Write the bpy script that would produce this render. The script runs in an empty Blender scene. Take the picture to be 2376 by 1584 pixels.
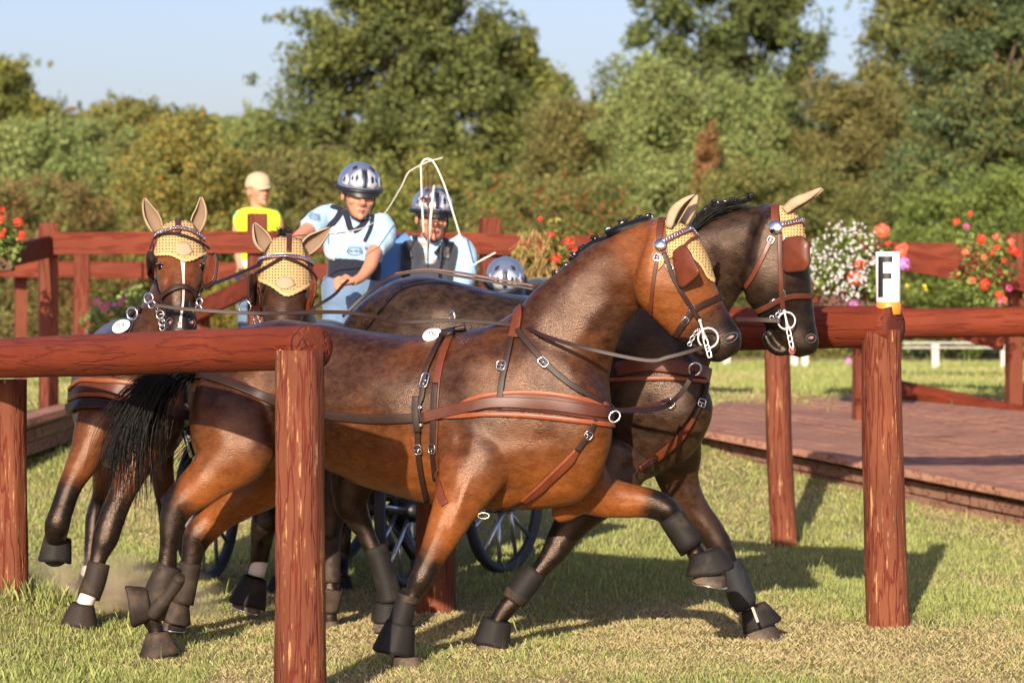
import bpy, math, random
import numpy as np
from mathutils import Vector, Matrix, noise as mnoise
from mathutils.bvhtree import BVHTree
from mathutils.kdtree import KDTree
random.seed(7); RNG = np.random.default_rng(7)
C = bpy.context.scene.collection
SC = bpy.context.scene
# ------------------------------------------------------------------ camera
LENS = 110.0; FP = LENS/36*2376; CH = 1.5; HOR = 693.0
PITCH = math.atan((792-HOR)/FP)
CAM = Vector((0, 0, CH))
cd = bpy.data.cameras.new('camera'); cam = bpy.data.objects.new('camera', cd); C.objects.link(cam)
cam.location = CAM; cam.rotation_euler = (math.pi/2-PITCH, 0, 0)
cd.lens = LENS; cd.sensor_width = 36; cd.clip_start = 0.5; cd.clip_end = 900
cd.dof.use_dof = True; cd.dof.focus_distance = 13.1; cd.dof.aperture_fstop = 3.8
SC.camera = cam
# ------------------------------------------------------------------ light
SUN_TRAVEL = Vector((0.19, 1.0, -0.375)).normalized()
w = bpy.data.worlds.new("World"); SC.world = w; w.use_nodes = True
nt = w.node_tree; bg = nt.nodes['Background']
sky = nt.nodes.new('ShaderNodeTexSky'); sky.sky_type = 'NISHITA'; sky.sun_disc = False
SE = math.asin(-SUN_TRAVEL.z)
sky.sun_elevation = SE; sky.sun_rotation = math.atan2(-SUN_TRAVEL.x, -SUN_TRAVEL.y)
sky.air_density = 1.0; sky.dust_density = 1.9; sky.ozone_density = 3.0
tint = nt.nodes.new('ShaderNodeMix'); tint.data_type = 'RGBA'; tint.blend_type = 'MULTIPLY'; tint.inputs[0].default_value = 1; tint.inputs[7].default_value = (1.16, 1.0, 1.12, 1)
nt.links.new(sky.outputs[0], tint.inputs[6]); nt.links.new(tint.outputs[2], bg.inputs[0]); bg.inputs[1].default_value = 0.098
sl = bpy.data.lights.new('sun', 'SUN'); sl.energy = 5.0; sl.angle = math.radians(0.5); sl.color = (1.0, 0.87, 0.69)
so = bpy.data.objects.new('sun', sl); C.objects.link(so)
so.rotation_euler = SUN_TRAVEL.to_track_quat('-Z', 'Y').to_euler(); so.location = (-3, -8, 8)
SC.view_settings.view_transform = 'Standard'; SC.view_settings.look = 'None'
SC.view_settings.exposure = 0.68; SC.view_settings.gamma = 1
SC.cycles.max_bounces = 5; SC.cycles.diffuse_bounces = 2; SC.cycles.glossy_bounces = 2
SC.cycles.transparent_max_bounces = 4; SC.cycles.transmission_bounces = 1
# ------------------------------------------------------------------ projection helpers (photo pixels 2376x1584 at a real depth)
cp, sp = math.cos(PITCH), math.sin(PITCH)
def ray(x, y):
    a = (x-1188)/FP; b = -(y-792)/FP
    return Vector((a, cp + b*sp, -sp + b*cp))
def P(x, y, Y):
    d = ray(x, y); return CAM + d*(Y/d.y)
def px(p):
    v = p-CAM; f = v.y*cp - v.z*sp; u = v.y*sp + v.z*cp
    return (1188+v.x/f*FP, 792-u/f*FP)
def terr(x, y):
    e = min(1, max(0, (x-.6)/1.2)); t = min(1, max(0, (y-17.8-.9*e)/(7.2+.8*e))); z = 0.76*t*t*(3-2*t)
    z += 0.3*math.exp(-((x+2.9)**2+(y-14.2)**2)/(2*.6*.6))
    z += 0.012*math.sin(x*1.7+y*.6)*math.sin(y*1.1-x*.4)
    return z
def ground(x, y, Y0=11.0):
    d = ray(x, y); d = d/d.y; Y = Y0
    while Y < 60:
        p = CAM+d*Y
        if p.z <= terr(p.x, p.y): return p
        Y += .01
    return p
# ------------------------------------------------------------------ node materials
def mat(name, color=(.5,.5,.5), rough=.6, metal=0, spec=.5, **k):
    m = bpy.data.materials.new(name); m.use_nodes = True
    b = m.node_tree.nodes['Principled BSDF']
    b.inputs['Base Color'].default_value = (*color, 1); b.inputs['Roughness'].default_value = rough
    b.inputs['Metallic'].default_value = metal; b.inputs['Specular IOR Level'].default_value = spec
    for a, v in k.items(): b.inputs[a.replace('_', ' ')].default_value = v
    return m
class NB:
    def __init__(s, m): s.m = m; s.t = m.node_tree; s.b = s.t.nodes['Principled BSDF']
    def n(s, ty, **k):
        o = s.t.nodes.new('ShaderNode'+ty)
        for a, v in k.items():
            if a in o.inputs: o.inputs[a].default_value = v
            else: setattr(o, a, v)
        return o
    def l(s, a, b): s.t.links.new(a, b)
    def coord(s, scale=(1,1,1), kind='Object', rot=(0,0,0)):
        c = s.n('TexCoord'); mp = s.n('Mapping'); mp.inputs['Scale'].default_value = scale; mp.inputs['Rotation'].default_value = rot
        s.l(c.outputs[kind], mp.inputs['Vector']); return mp.outputs[0]
    def noise(s, v, scale, detail=4, rough=.55):
        o = s.n('TexNoise'); o.inputs['Scale'].default_value = scale; o.inputs['Detail'].default_value = detail
        o.inputs['Roughness'].default_value = rough; s.l(v, o.inputs['Vector']); return o.outputs['Fac']
    def ramp(s, f, stops):
        r = s.n('ValToRGB'); e = r.color_ramp.elements
        while len(e) < len(stops): e.new(.5)
        for i, (p, c) in enumerate(stops): e[i].position = p; e[i].color = (*c, 1) if len(c) == 3 else c
        s.l(f, r.inputs[0]); return r.outputs[0]
    def mix(s, f, a, b, mode='MIX'):
        o = s.n('Mix', data_type='RGBA', blend_type=mode)
        for i, v in ((0, f), (6, a), (7, b)):
            if hasattr(v, 'links') or hasattr(v, 'is_linked'): s.l(v, o.inputs[i])
            elif i == 0: o.inputs[0].default_value = v
            else: o.inputs[i].default_value = (*v, 1)
        return o.outputs[2]
    def attr(s, nm): o = s.n('Attribute', attribute_name=nm); return o
    def bump(s, h, strength=.3, dist=.01):
        o = s.n('Bump'); o.inputs['Strength'].default_value = strength; o.inputs['Distance'].default_value = dist
        s.l(h, o.inputs['Height']); s.l(o.outputs[0], s.b.inputs['Normal'])
    def col(s, c): s.l(c, s.b.inputs['Base Color'])
    def rough(s, r): s.l(r, s.b.inputs['Roughness'])
M = {}
def red_wood(name, axis_scale, base=(.165,.050,.024), tan=(.45,.24,.11), chips=.62, dark=(.12,.02,.012)):
    m = mat(name, base, .62, spec=.18); b = NB(m)
    v = b.coord(axis_scale)
    big = b.noise(b.coord((1,1,1)), 2.2, 3)
    c1 = b.mix(b.ramp(big, [(.3,(0,0,0)),(.7,(1,1,1))]), tuple(x*.78 for x in base), tuple(min(1,x*1.18) for x in base))
    g = b.noise(v, 7, 8, .7)
    c2 = b.mix(b.ramp(g, [(.30,(1,1,1)),(.44,(0,0,0))]), c1, dark)
    ch = b.noise(b.coord(tuple(s*.8 for s in axis_scale)), 4.1, 6, .75)
    c3 = b.mix(b.ramp(ch, [(chips,(0,0,0)),(chips+.04,(1,1,1))]), c2, tan)
    cr = b.noise(b.coord(tuple(s*.35 for s in axis_scale)), 3.3, 3, .6)
    c4 = b.mix(b.ramp(cr, [(.478,(0,0,0)),(.494,(1,1,1)),(.506,(1,1,1)),(.522,(0,0,0))]), c3, dark)
    kn = b.noise(b.coord(tuple(s*.45 for s in axis_scale)), 2.3, 2, .4); c5 = b.mix(b.ramp(kn, [(.68,(0,0,0)),(.74,(.75,.75,.75))]), c4, dark)
    b.col(c5); b.bump(b.mix(.5, g, b.ramp(cr, [(.47,(1,1,1)),(.5,(0,0,0)),(.53,(1,1,1))])), .6, .02)
    return m
M['log_v'] = red_wood('red_log_upright', (14,14,1.2), chips=.585)
M['log_h'] = red_wood('red_log_lying', (1.1,13,16), base=(.165,.030,.011), chips=.8)
M['endgrain'] = red_wood('end_grain', (6,6,6), base=(.12,.028,.013), chips=.9)
M['board'] = red_wood('red_board', (1.0,8,10), base=(.15,.030,.013), chips=.9)
M['post'] = red_wood('red_post', (10,10,1.0), base=(.155,.043,.022), chips=.88)
M['deck'] = red_wood('red_deck', (1.2,14,14), base=(.35,.18,.12), tan=(.46,.33,.22), chips=.60)
def leather(name, c, rough=.32):
    m = mat(name, c, rough, spec=.3); b = NB(m); v = b.coord()
    n1 = b.noise(v, 30, 4); b.col(b.mix(b.ramp(n1, [(.35,(0,0,0)),(.7,(1,1,1))]), tuple(x*.85 for x in c), tuple(x*1.1 for x in c)))
    b.bump(b.noise(v, 220, 3), .12, .003); return m
M['leather'] = leather('brown_leather', (.085,.024,.014), .42)
M['leather_dark'] = leather('dark_leather', (.026,.011,.008), .5)
M['leather_red'] = leather('chestnut_leather', (.12,.030,.014), .36)
M['leather_tan'] = leather('tan_piping_leather', (.23,.062,.024), .4)
M['chrome'] = mat('polished_steel', (.82,.83,.85), .14, 1)
M['white_steel'] = mat('bright_bit_steel', (.92,.92,.92), .3, .6)
M['rubber'] = mat('black_rubber', (.022,.021,.02), .5, spec=.5)
def boots_mat(name, c, dust=(.075,.05,.03), lvl=.56):
    m = mat(name, c, .7, spec=.3); b = NB(m); v = b.coord()
    n1 = b.noise(v, 9, 6, .65); b.col(b.mix(b.ramp(n1, [(lvl,(0,0,0)),(lvl+.25,(.8,.8,.8))]), c, dust))
    b.bump(b.noise(v, 60, 4), .3, .004); return m
M['boot'] = boots_mat('neoprene_boot', (.012,.010,.009))
M['boot_brown'] = boots_mat('dusty_boot', (.026,.018,.013), (.11,.07,.042), lvl=.5)
M['pad'] = boots_mat('strike_pad', (.018,.019,.022), (.08,.07,.06), .6)
M['hoof'] = boots_mat('hoof_horn', (.05,.038,.03), (.24,.17,.10), .42)
M['white_paint'] = mat('white_plastic', (.82,.83,.84), .35)
M['black_paint'] = mat('black_print', (.012,.012,.015), .5)
M['orange'] = mat('orange_band', (.72,.24,.03), .4)
# ------------------------------------------------------------------ mesh helpers
def link(name, me, m=None, parent=None, smooth=True):
    o = bpy.data.objects.new(name, me); C.objects.link(o)
    if m is not None:
        for mm in (m if isinstance(m, (list, tuple)) else [m]): me.materials.append(mm)
    if smooth and len(me.polygons): me.polygons.foreach_set('use_smooth', [True]*len(me.polygons))
    if parent: o.parent = parent; o.matrix_parent_inverse = parent.matrix_world.inverted() if parent.type != 'EMPTY' else Matrix.Translation(-parent.location)
    return o
def tag(o, label=None, cat=None, group=None, kind=None):
    if label: o['label'] = label
    if cat: o['category'] = cat
    if group: o['group'] = group
    if kind: o['kind'] = kind
    return o
def empty(name, loc, label, cat, group=None):
    o = bpy.data.objects.new(name, None); C.objects.link(o); o.location = loc; o.empty_display_size = .1
    return tag(o, label, cat, group)
def mesh(name, v, f):
    me = bpy.data.meshes.new(name); me.from_pydata([tuple(a) for a in v], [], f); me.update(); return me
class MB:
    def __init__(s): s.v = []; s.f = []; s.mi = []; s.cur = 0
    def add(s, v, f):
        o = len(s.v); s.v += [tuple(a) for a in v]; s.f += [tuple(i+o for i in q) for q in f]; s.mi += [s.cur]*len(f)
    def box(s, c, sx, sy, sz, R=None):
        R = R or Matrix.Identity(3); c = Vector(c)
        v = [c+R@Vector((x*sx/2, y*sy/2, z*sz/2)) for x in (-1,1) for y in (-1,1) for z in (-1,1)]
        s.add(v, [(0,1,3,2),(4,6,7,5),(0,4,5,1),(2,3,7,6),(0,2,6,4),(1,5,7,3)])
    def plank(s, a, b, wd, th, up=Vector((0,0,1))):
        a = Vector(a); b = Vector(b); t = (b-a).normalized(); sd = t.cross(up).normalized(); u = sd.cross(t)
        v = []
        for p in (a, b):
            for i, j in ((-1,-1),(1,-1),(1,1),(-1,1)): v.append(p+sd*th/2*i+u*wd/2*j)
        s.add(v, [(3,2,1,0),(4,5,6,7),(0,1,5,4),(1,2,6,5),(2,3,7,6),(3,0,4,7)])
    def tube(s, pts, r, seg=8, closed=False, flat=1.0, cap=True):
        pts = [Vector(p) for p in pts]; n = len(pts); R = r if isinstance(r, (list, tuple)) else [r]*n
        up = None; rings = []
        for i, p in enumerate(pts):
            a = pts[(i-1) % n] if (closed or i > 0) else p; b = pts[(i+1) % n] if (closed or i < n-1) else p
            t = (b-a).normalized()
            if up is None: up = t.orthogonal().normalized() if abs(t.z) > .9 else (Vector((0,0,1))-t*t.z).normalized()
            up = (up-t*up.dot(t)).normalized(); sd = t.cross(up)
            rings.append([p+up*R[i]*flat*math.cos(2*math.pi*k/seg)+sd*R[i]*math.sin(2*math.pi*k/seg) for k in range(seg)])
        v = [q for g in rings for q in g]; f = []
        for i in range(n if closed else n-1):
            j = (i+1) % n
            for k in range(seg): k2 = (k+1) % seg; f.append((i*seg+k, i*seg+k2, j*seg+k2, j*seg+k))
        if not closed and cap: f.append(tuple(range(seg))[::-1]); f.append(tuple((n-1)*seg+k for k in range(seg)))
        s.add(v, f)
    def loft(s, rings, cap=True):
        seg = len(rings[0]); v = [q for g in rings for q in g]; f = []
        for i in range(len(rings)-1):
            for k in range(seg): k2 = (k+1) % seg; f.append((i*seg+k, i*seg+k2, (i+1)*seg+k2, (i+1)*seg+k))
        if cap: f.append(tuple(range(seg))[::-1]); f.append(tuple((len(rings)-1)*seg+k for k in range(seg)))
        s.add(v, f)
    def ball(s, c, r, ax=(1,1,1), R=None, n=10, m=8):
        c = Vector(c); R = R or Matrix.Identity(3); v = []; f = []
        for i in range(m+1):
            th = math.pi*i/m
            for k in range(n):
                ph = 2*math.pi*k/n; q = Vector((math.sin(th)*math.cos(ph)*ax[0], math.sin(th)*math.sin(ph)*ax[1], math.cos(th)*ax[2]))*r
                v.append(c+R@q)
        for i in range(m):
            for k in range(n): k2 = (k+1) % n; f.append((i*n+k, (i+1)*n+k, (i+1)*n+k2, i*n+k2))
        s.add(v, f)
    def build(s, name, m=None, parent=None, smooth=True, bevel=0):
        me = mesh(name, s.v, s.f)
        if isinstance(m, (list, tuple)): me.polygons.foreach_set('material_index', s.mi)
        o = link(name, me, m, parent, smooth)
        if bevel:
            b = o.modifiers.new('bevel', 'BEVEL'); b.width = bevel; b.segments = 2; b.limit_method = 'ANGLE'
        return o
def cat(vals, n):      # Catmull-Rom resample of tuples
    A = [np.array([float(c) for c in v]) for v in vals]; out = []
    if len(A) == 2: return [A[0]+(A[1]-A[0])*i/n for i in range(n+1)]
    for i in range(len(A)-1):
        p0 = A[i-1] if i > 0 else 2*A[0]-A[1]; p1 = A[i]; p2 = A[i+1]; p3 = A[i+2] if i+2 < len(A) else 2*A[-1]-A[-2]
        for k in range(n):
            t = k/n; out.append(.5*((2*p1)+(-p0+p2)*t+(2*p0-5*p1+4*p2-p3)*t*t+(-p0+3*p1-3*p2+p3)*t**3))
    out.append(A[-1]); return out
class Body:
    """closed lofts merged into one continuous surface"""
    def __init__(s): s.mb = MB(); s.kd = []
    def ring(s, c, a1, a2, seg=20, ex=1.0):
        o = []
        for k in range(seg):
            t = 2*math.pi*k/seg; ct, st = math.cos(t), math.sin(t)
            o.append(c+a1*(math.copysign(abs(ct)**ex, ct))+a2*(math.copysign(abs(st)**ex, st)))
        return o
    def sil(s, rows, n=4, ex=.92):      # rows (xa,ya,xb,yb,Y,w,dark): silhouette pairs in photo pixels at depth Y
        rings = []
        for r in cat(rows, n):
            a = P(r[0], r[1], r[4]); b = P(r[2], r[3], r[4]); c = (a+b)/2
            rings.append(s.ring(c, (a-b)/2, Vector((0, max(.004, r[5]), 0)), ex=ex)); s.kd.append((c, r[6], (a-b).length/2))
        s.mb.loft(rings)
    def limb(s, rows, n=4):      # rows (x,y,rpx,Y,w,dark)
        R = cat(rows, n); rings = []
        pts = [P(r[0], r[1], r[3]) for r in R]
        for i, r in enumerate(R):
            t = (pts[min(i+1, len(pts)-1)]-pts[max(i-1, 0)]).normalized()
            sd = t.cross(Vector((0,1,0))); sd.normalize(); dp = sd.cross(t).normalized()
            rr = r[2]*r[3]/FP
            rings.append(s.ring(pts[i], sd*rr, dp*max(.004, r[4]), seg=16)); s.kd.append((pts[i], r[5], rr))
        s.mb.loft(rings)
    def chain(s, rows, n=4, up=Vector((0,0,1))):      # rows (x,y,z, r_side, r_up, dark) in metres
        R = cat(rows, n); pts = [Vector(r[:3]) for r in R]; rings = []
        for i, r in enumerate(R):
            t = (pts[min(i+1, len(pts)-1)]-pts[max(i-1, 0)]).normalized()
            sd = t.cross(up).normalized(); u = sd.cross(t)
            rings.append(s.ring(pts[i], sd*max(.003, r[3]), u*max(.003, r[4]), seg=18)); s.kd.append((pts[i], r[5], r[3]))
        s.mb.loft(rings)
    def finish(s, name, m, parent, voxel=.012, smooth=6, disp=None, thick=0):
        o = s.mb.build('tmp', None)
        r = o.modifiers.new('r', 'REMESH'); r.mode = 'VOXEL'; r.voxel_size = voxel
        q = o.modifiers.new('s', 'SMOOTH'); q.iterations = smooth; q.factor = .5
        dg = bpy.context.evaluated_depsgraph_get(); me = bpy.data.meshes.new_from_object(o.evaluated_get(dg))
        bpy.data.objects.remove(o); me.materials.clear()
        kd = KDTree(len(s.kd))
        for i, (c, d, r) in enumerate(s.kd): kd.insert(c, i)
        kd.balance(); N = len(me.vertices); co = np.empty(N*3); me.vertices.foreach_get('co', co); co = co.reshape(-1, 3)
        dk = np.zeros(N)
        for i in range(N):
            ws = 0; a = 0
            for (_, j, d) in kd.find_n(co[i], 5):
                wt = 1/max(.3, d/s.kd[j][2])**4; ws += wt; a += wt*s.kd[j][1]
            dk[i] = a/ws
        if thick:
            wv = np.zeros(N)
            for i in range(N):
                _, j, d = kd.find(co[i]); wv[i] = min(1, max(0, (s.kd[j][2]-.055)/.05))
            o2 = bpy.data.objects.new('t2', me); C.objects.link(o2); vg = o2.vertex_groups.new(name='w')
            for q in range(11):
                ids = np.nonzero(np.round(wv*10) == q)[0].tolist()
                if ids and q: vg.add(ids, q/10, 'REPLACE')
            q = o2.modifiers.new('s', 'SMOOTH'); q.iterations = thick; q.factor = .6; q.vertex_group = 'w'
            dg = bpy.context.evaluated_depsgraph_get(); me2 = bpy.data.meshes.new_from_object(o2.evaluated_get(dg)); bpy.data.objects.remove(o2); me = me2
            me.vertices.foreach_get('co', (cf := np.empty(N*3))); co = cf.reshape(-1, 3)
        s.dark = dk; s.co = co; s.me = me
        at = me.attributes.new('dark', 'FLOAT', 'POINT'); at.data.foreach_set('value', dk)
        if disp:
            nm = np.empty(N*3); me.vertices.foreach_get('normal', nm); nm = nm.reshape(-1, 3)
            for i in range(N): co[i] += nm[i]*disp(Vector(co[i]))
            me.vertices.foreach_set('co', co.ravel()); me.update()
        o = link(name, me, m, parent); s.obj = o
        s.bvh = BVHTree.FromPolygons([tuple(c) for c in co], [tuple(p.vertices) for p in me.polygons])
        return o
def hit(bvh, x, y, Yfb=None, far=False):
    d = ray(x, y).normalized()
    loc, no, i, ds = bvh.ray_cast(CAM, d)
    if loc is None:
        best = None
        for q in range(54):
            r_ = bvh.find_nearest(P(x, y, 12.2+q*.1 if Yfb is None or Yfb < 15.5 else Yfb-1+q*.04))
            if best is None or r_[3] < best[3]: best = r_
        return best[0], best[1]
    return loc, no
def strapmesh(mb, pts, nrm, width, thick, arch=.35):
    n = len(pts); rings = []
    wv = width if isinstance(width, (list, tuple, np.ndarray)) else [width]*n
    for i in range(n):
        t = (pts[min(i+1, n-1)]-pts[max(i-1, 0)]).normalized(); no = (nrm[i]-t*nrm[i].dot(t)).normalized(); sd = t.cross(no)
        g = []
        for a, b in ((-.5,0),(-.5,.7),(-.475,.98),(-.40,1.02),(0,1.02+arch*.4),(.40,1.02),(.475,.98),(.5,.7),(.5,0),(0,-.05)): g.append(pts[i]+sd*a*wv[i]+no*b*thick)
        rings.append(g)
    mb.loft(rings)
def strap(name, pts, width, bvh, m, parent, off=.002, thick=.006, n=8, Yfb=None, sm=2, arch=.2, mb=None, lift=None):
    R = cat(pts, n); L = []; Nn = []
    for r in R:
        loc, no = hit(bvh, r[0], r[1], Yfb); L.append(loc+no*off); Nn.append(no.copy())
    for _ in range(sm):
        L = [L[0]]+[(L[i-1]+L[i]*2+L[i+1])/4 for i in range(1, len(L)-1)]+[L[-1]]
        Nn = [Nn[0]]+[(Nn[i-1]+Nn[i]*2+Nn[i+1]).normalized() for i in range(1, len(L)-1)]+[Nn[-1]]
    if lift: L = [l+n_*lift for l, n_ in zip(L, Nn)]
    b = mb or MB(); strapmesh(b, L, Nn, width, thick, arch)
    if mb: return L
    return b.build(name, m, parent)
def freestrap(name, pts3, width, m, parent, nrm=Vector((0,-1,0)), thick=.005, n=6, mb=None):
    R = [Vector(r) for r in cat([tuple(p) for p in pts3], n)]; b = mb or MB()
    strapmesh(b, R, [Vector(nrm)]*len(R), width, thick, .1)
    return None if mb else b.build(name, m, parent)
# ------------------------------------------------------------------ terrain
def terrain():
    xs = np.concatenate([[-400,-200,-100], np.linspace(-60,-5,12,endpoint=False), np.linspace(-5,6,90,endpoint=False), np.linspace(6,60,12), [100,200,400]])
    ys = np.concatenate([np.linspace(-12,9,8,endpoint=False), np.linspace(9,32,190,endpoint=False), np.linspace(32,260,30), [400,700]])
    v = [(x, y, terr(x, y) + .008*mnoise.noise(Vector((x*3, y*3, 0)))) for y in ys for x in xs]; nx = len(xs)
    f = [(j*nx+i, j*nx+i+1, (j+1)*nx+i+1, (j+1)*nx+i) for j in range(len(ys)-1) for i in range(nx-1)]
    m = mat('dry_turf', (.2,.17,.08), .95, spec=.1); b = NB(m); v0 = b.coord(kind='Object')
    a = b.noise(v0, .5, 6, .6); g = b.noise(v0, 6, 7, .7); h = b.noise(v0, 60, 4, .8)
    green = b.mix(g, (.13,.16,.04), (.25,.26,.08)); straw = b.mix(h, (.27,.19,.09), (.48,.37,.20))
    f1 = b.ramp(b.mix(.45, a, g), [(.42,(0,0,0)),(.56,(1,1,1))])
    c = b.mix(f1, green, straw); c = b.mix(b.ramp(h, [(.3,(1,1,1)),(.5,(0,0,0))]), c, (.075,.055,.025))
    b.col(c); b.bump(b.mix(.5, g, h), .9, .03)
    return tag(link('ground', mesh('ground', v, f), m), kind='structure')
terrain()
SANDY = [(1000,1540,300,40),(1400,1540,260,40),(380,1470,260,60),(900,1480,300,40),(2150,1430,220,60),(100,1320,150,50),(1500,1350,250,50)]
def grass(name, n, label):
    # short blades and straw bits, denser near the camera
    Y = 11.6*np.exp(RNG.random(n)**.92*math.log(36/11.6)); X = (RNG.random(n)*2-1)*(Y*.17+.15)*np.where(RNG.random(n) < .16, 2.3, 1)
    nz = np.array([mnoise.noise(Vector((x*.75, y*.4, 3.1)))+.35*mnoise.noise(Vector((x*3, y*2, 1)))+.18*mnoise.noise(Vector((x*11, y*8, 1))) for x, y in zip(X, Y)])
    greenp = 1/(1+np.exp(-(nz*8-.5-1.0*np.exp(-((Y-14)/1.6)**2)))); near = np.clip((12.9-Y)/.9, 0, 1)*(X < -1.2); greenp = np.clip(greenp+near*.9+(Y > 17)*.25, 0, 1)
    isg = RNG.random(n) < greenp
    Z = np.array([terr(x, y) for x, y in zip(X, Y)])
    hgt = np.where(isg, .008+.024*RNG.random(n)**2, .004+.012*RNG.random(n)); hgt *= 1+near*.7
    pd = np.minimum.reduce([np.hypot(X-a_, Y-b_) for a_, b_ in ((-.79,11.6),(1.73,14.35),(1.68,19.2),(-.37,15.1),(-2.27,14.2))]); tall = ((RNG.random(n) < .005)|((pd < .28)&(RNG.random(n) < .3))|((near > 0)&(RNG.random(n) < .02)))*isg; hgt = np.where(tall, .04+.05*RNG.random(n), hgt)
    ang = RNG.random(n)*6.283; lean = np.where(isg, .5, 1.3)*hgt; wd = .0014+.0016*RNG.random(n); wd *= (Y/12)**1.3; hgt *= (Y/12)**.6
    dx, dy = np.cos(ang), np.sin(ang); la = RNG.random(n)*6.283
    lx, ly = np.cos(la)*lean, np.sin(la)*lean
    V = np.empty((n, 4, 3))
    V[:,0] = np.stack([X-dx*wd, Y-dy*wd, Z-.004], 1); V[:,1] = np.stack([X+dx*wd, Y+dy*wd, Z-.004], 1)
    V[:,2] = np.stack([X+dx*wd*.6+lx*.5, Y+dy*wd*.6+ly*.5, Z+hgt*.65], 1); V[:,3] = np.stack([X+lx, Y+ly, Z+hgt], 1)
    me = bpy.data.meshes.new(name); me.vertices.add(n*4); me.vertices.foreach_set('co', V.ravel())
    me.loops.add(n*4); me.polygons.add(n); li = np.arange(n*4).reshape(n, 4)[:, [0,1,2,3]]
    me.loops.foreach_set('vertex_index', li.ravel().astype(np.int32)); me.polygons.foreach_set('loop_start', np.arange(n, dtype=np.int32)*4)
    me.polygons.foreach_set('loop_total', np.full(n, 4, np.int32)); me.update()
    r = RNG.random(n)[:, None]; r2 = RNG.random(n)[:, None]
    colg = np.array([.15,.18,.045])*(1-r)+np.array([.36,.36,.14])*r; cols = np.array([.32,.24,.12])*(1-r)+np.array([.50,.40,.22])*r
    cc = np.where(isg[:,None], colg, cols)*(.8+.4*r2)*np.array([1.10,1.16,1.08]); cc = np.concatenate([cc, np.ones((n,1))], 1)
    at = me.color_attributes.new('col', 'FLOAT_COLOR', 'CORNER'); at.data.foreach_set('color', np.repeat(cc, 4, 0).ravel())
    m = mat('grass_blades', (.2,.2,.05), .8, spec=.1); b = NB(m); b.col(b.attr('col').outputs['Color'])
    ge = b.n('NewGeometry'); vm = b.n('VectorMath', operation='SCALE'); vm.inputs['Scale'].default_value = .45; b.l(ge.outputs['Normal'], vm.inputs[0]); va = b.n('VectorMath', operation='ADD'); va.inputs[1].default_value = (-.1,-.5,.8); b.l(vm.outputs[0], va.inputs[0]); vn = b.n('VectorMath', operation='NORMALIZE'); b.l(va.outputs[0], vn.inputs[0]); b.l(vn.outputs[0], b.b.inputs['Normal'])
    tr = b.n('BsdfTranslucent'); b.l(b.attr('col').outputs['Color'], tr.inputs[0]); mx = b.n('MixShader'); mx.inputs[0].default_value = .25
    b.l(b.b.outputs[0], mx.inputs[1]); b.l(tr.outputs[0], mx.inputs[2]); b.l(mx.outputs[0], b.t.nodes['Material Output'].inputs[0])
    o = link(name, me, m, smooth=False); tag(o, label, 'grass', kind='stuff'); return o
def far_grass():
    pass
grass('grass', 480000, 'short worn green and straw coloured grass over the whole ground')
# ------------------------------------------------------------------ foliage
def leaf_mat(name, trans=.34):
    m = mat(name, (.1,.15,.03), .6, spec=.25); b = NB(m); a = b.attr('col').outputs['Color']; b.col(a)
    tr = b.n('BsdfTranslucent'); b.l(a, tr.inputs[0]); mx = b.n('MixShader'); mx.inputs[0].default_value = trans
    b.l(b.b.outputs[0], mx.inputs[1]); b.l(tr.outputs[0], mx.inputs[2]); b.l(mx.outputs[0], b.t.nodes['Material Output'].inputs[0]); return m
M['leaf'] = leaf_mat('leaves')
M['bark'] = mat('bark', (.16,.12,.08), .9, spec=.1); _b = NB(M['bark']); _b.bump(_b.noise(_b.coord((6,6,1)), 4, 5), .8, .03)
def leafmesh(name, cen, nrm, size, cols, parent, aspect=1.5, m=None):
    n = len(cen); rnd = RNG.normal(size=(n,3)); nn = nrm/np.linalg.norm(nrm, axis=1)[:,None]
    t = np.cross(nn, rnd); t /= np.linalg.norm(t, axis=1)[:,None]+1e-9; bt = np.cross(nn, t)
    s = (size*(.6+.8*RNG.random(n)))[:,None] if not np.isscalar(size) else size*(.6+.8*RNG.random(n))[:,None]
    V = np.empty((n,4,3)); V[:,0] = cen-t*s*aspect/2; V[:,1] = cen+bt*s*.5+nn*s*.12; V[:,2] = cen+t*s*aspect/2; V[:,3] = cen-bt*s*.5+nn*s*.12
    me = bpy.data.meshes.new(name); me.vertices.add(n*4); me.vertices.foreach_set('co', V.ravel()); me.loops.add(n*4); me.polygons.add(n)
    me.loops.foreach_set('vertex_index', np.arange(n*4, dtype=np.int32)); me.polygons.foreach_set('loop_start', np.arange(n, dtype=np.int32)*4)
    me.polygons.foreach_set('loop_total', np.full(n, 4, np.int32)); me.update()
    cc = np.concatenate([cols, np.ones((n,1))], 1); at = me.color_attributes.new('col', 'FLOAT_COLOR', 'CORNER'); at.data.foreach_set('color', np.repeat(cc, 4, 0).ravel())
    return link(name, me, m or M['leaf'], parent, smooth=False)
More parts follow.
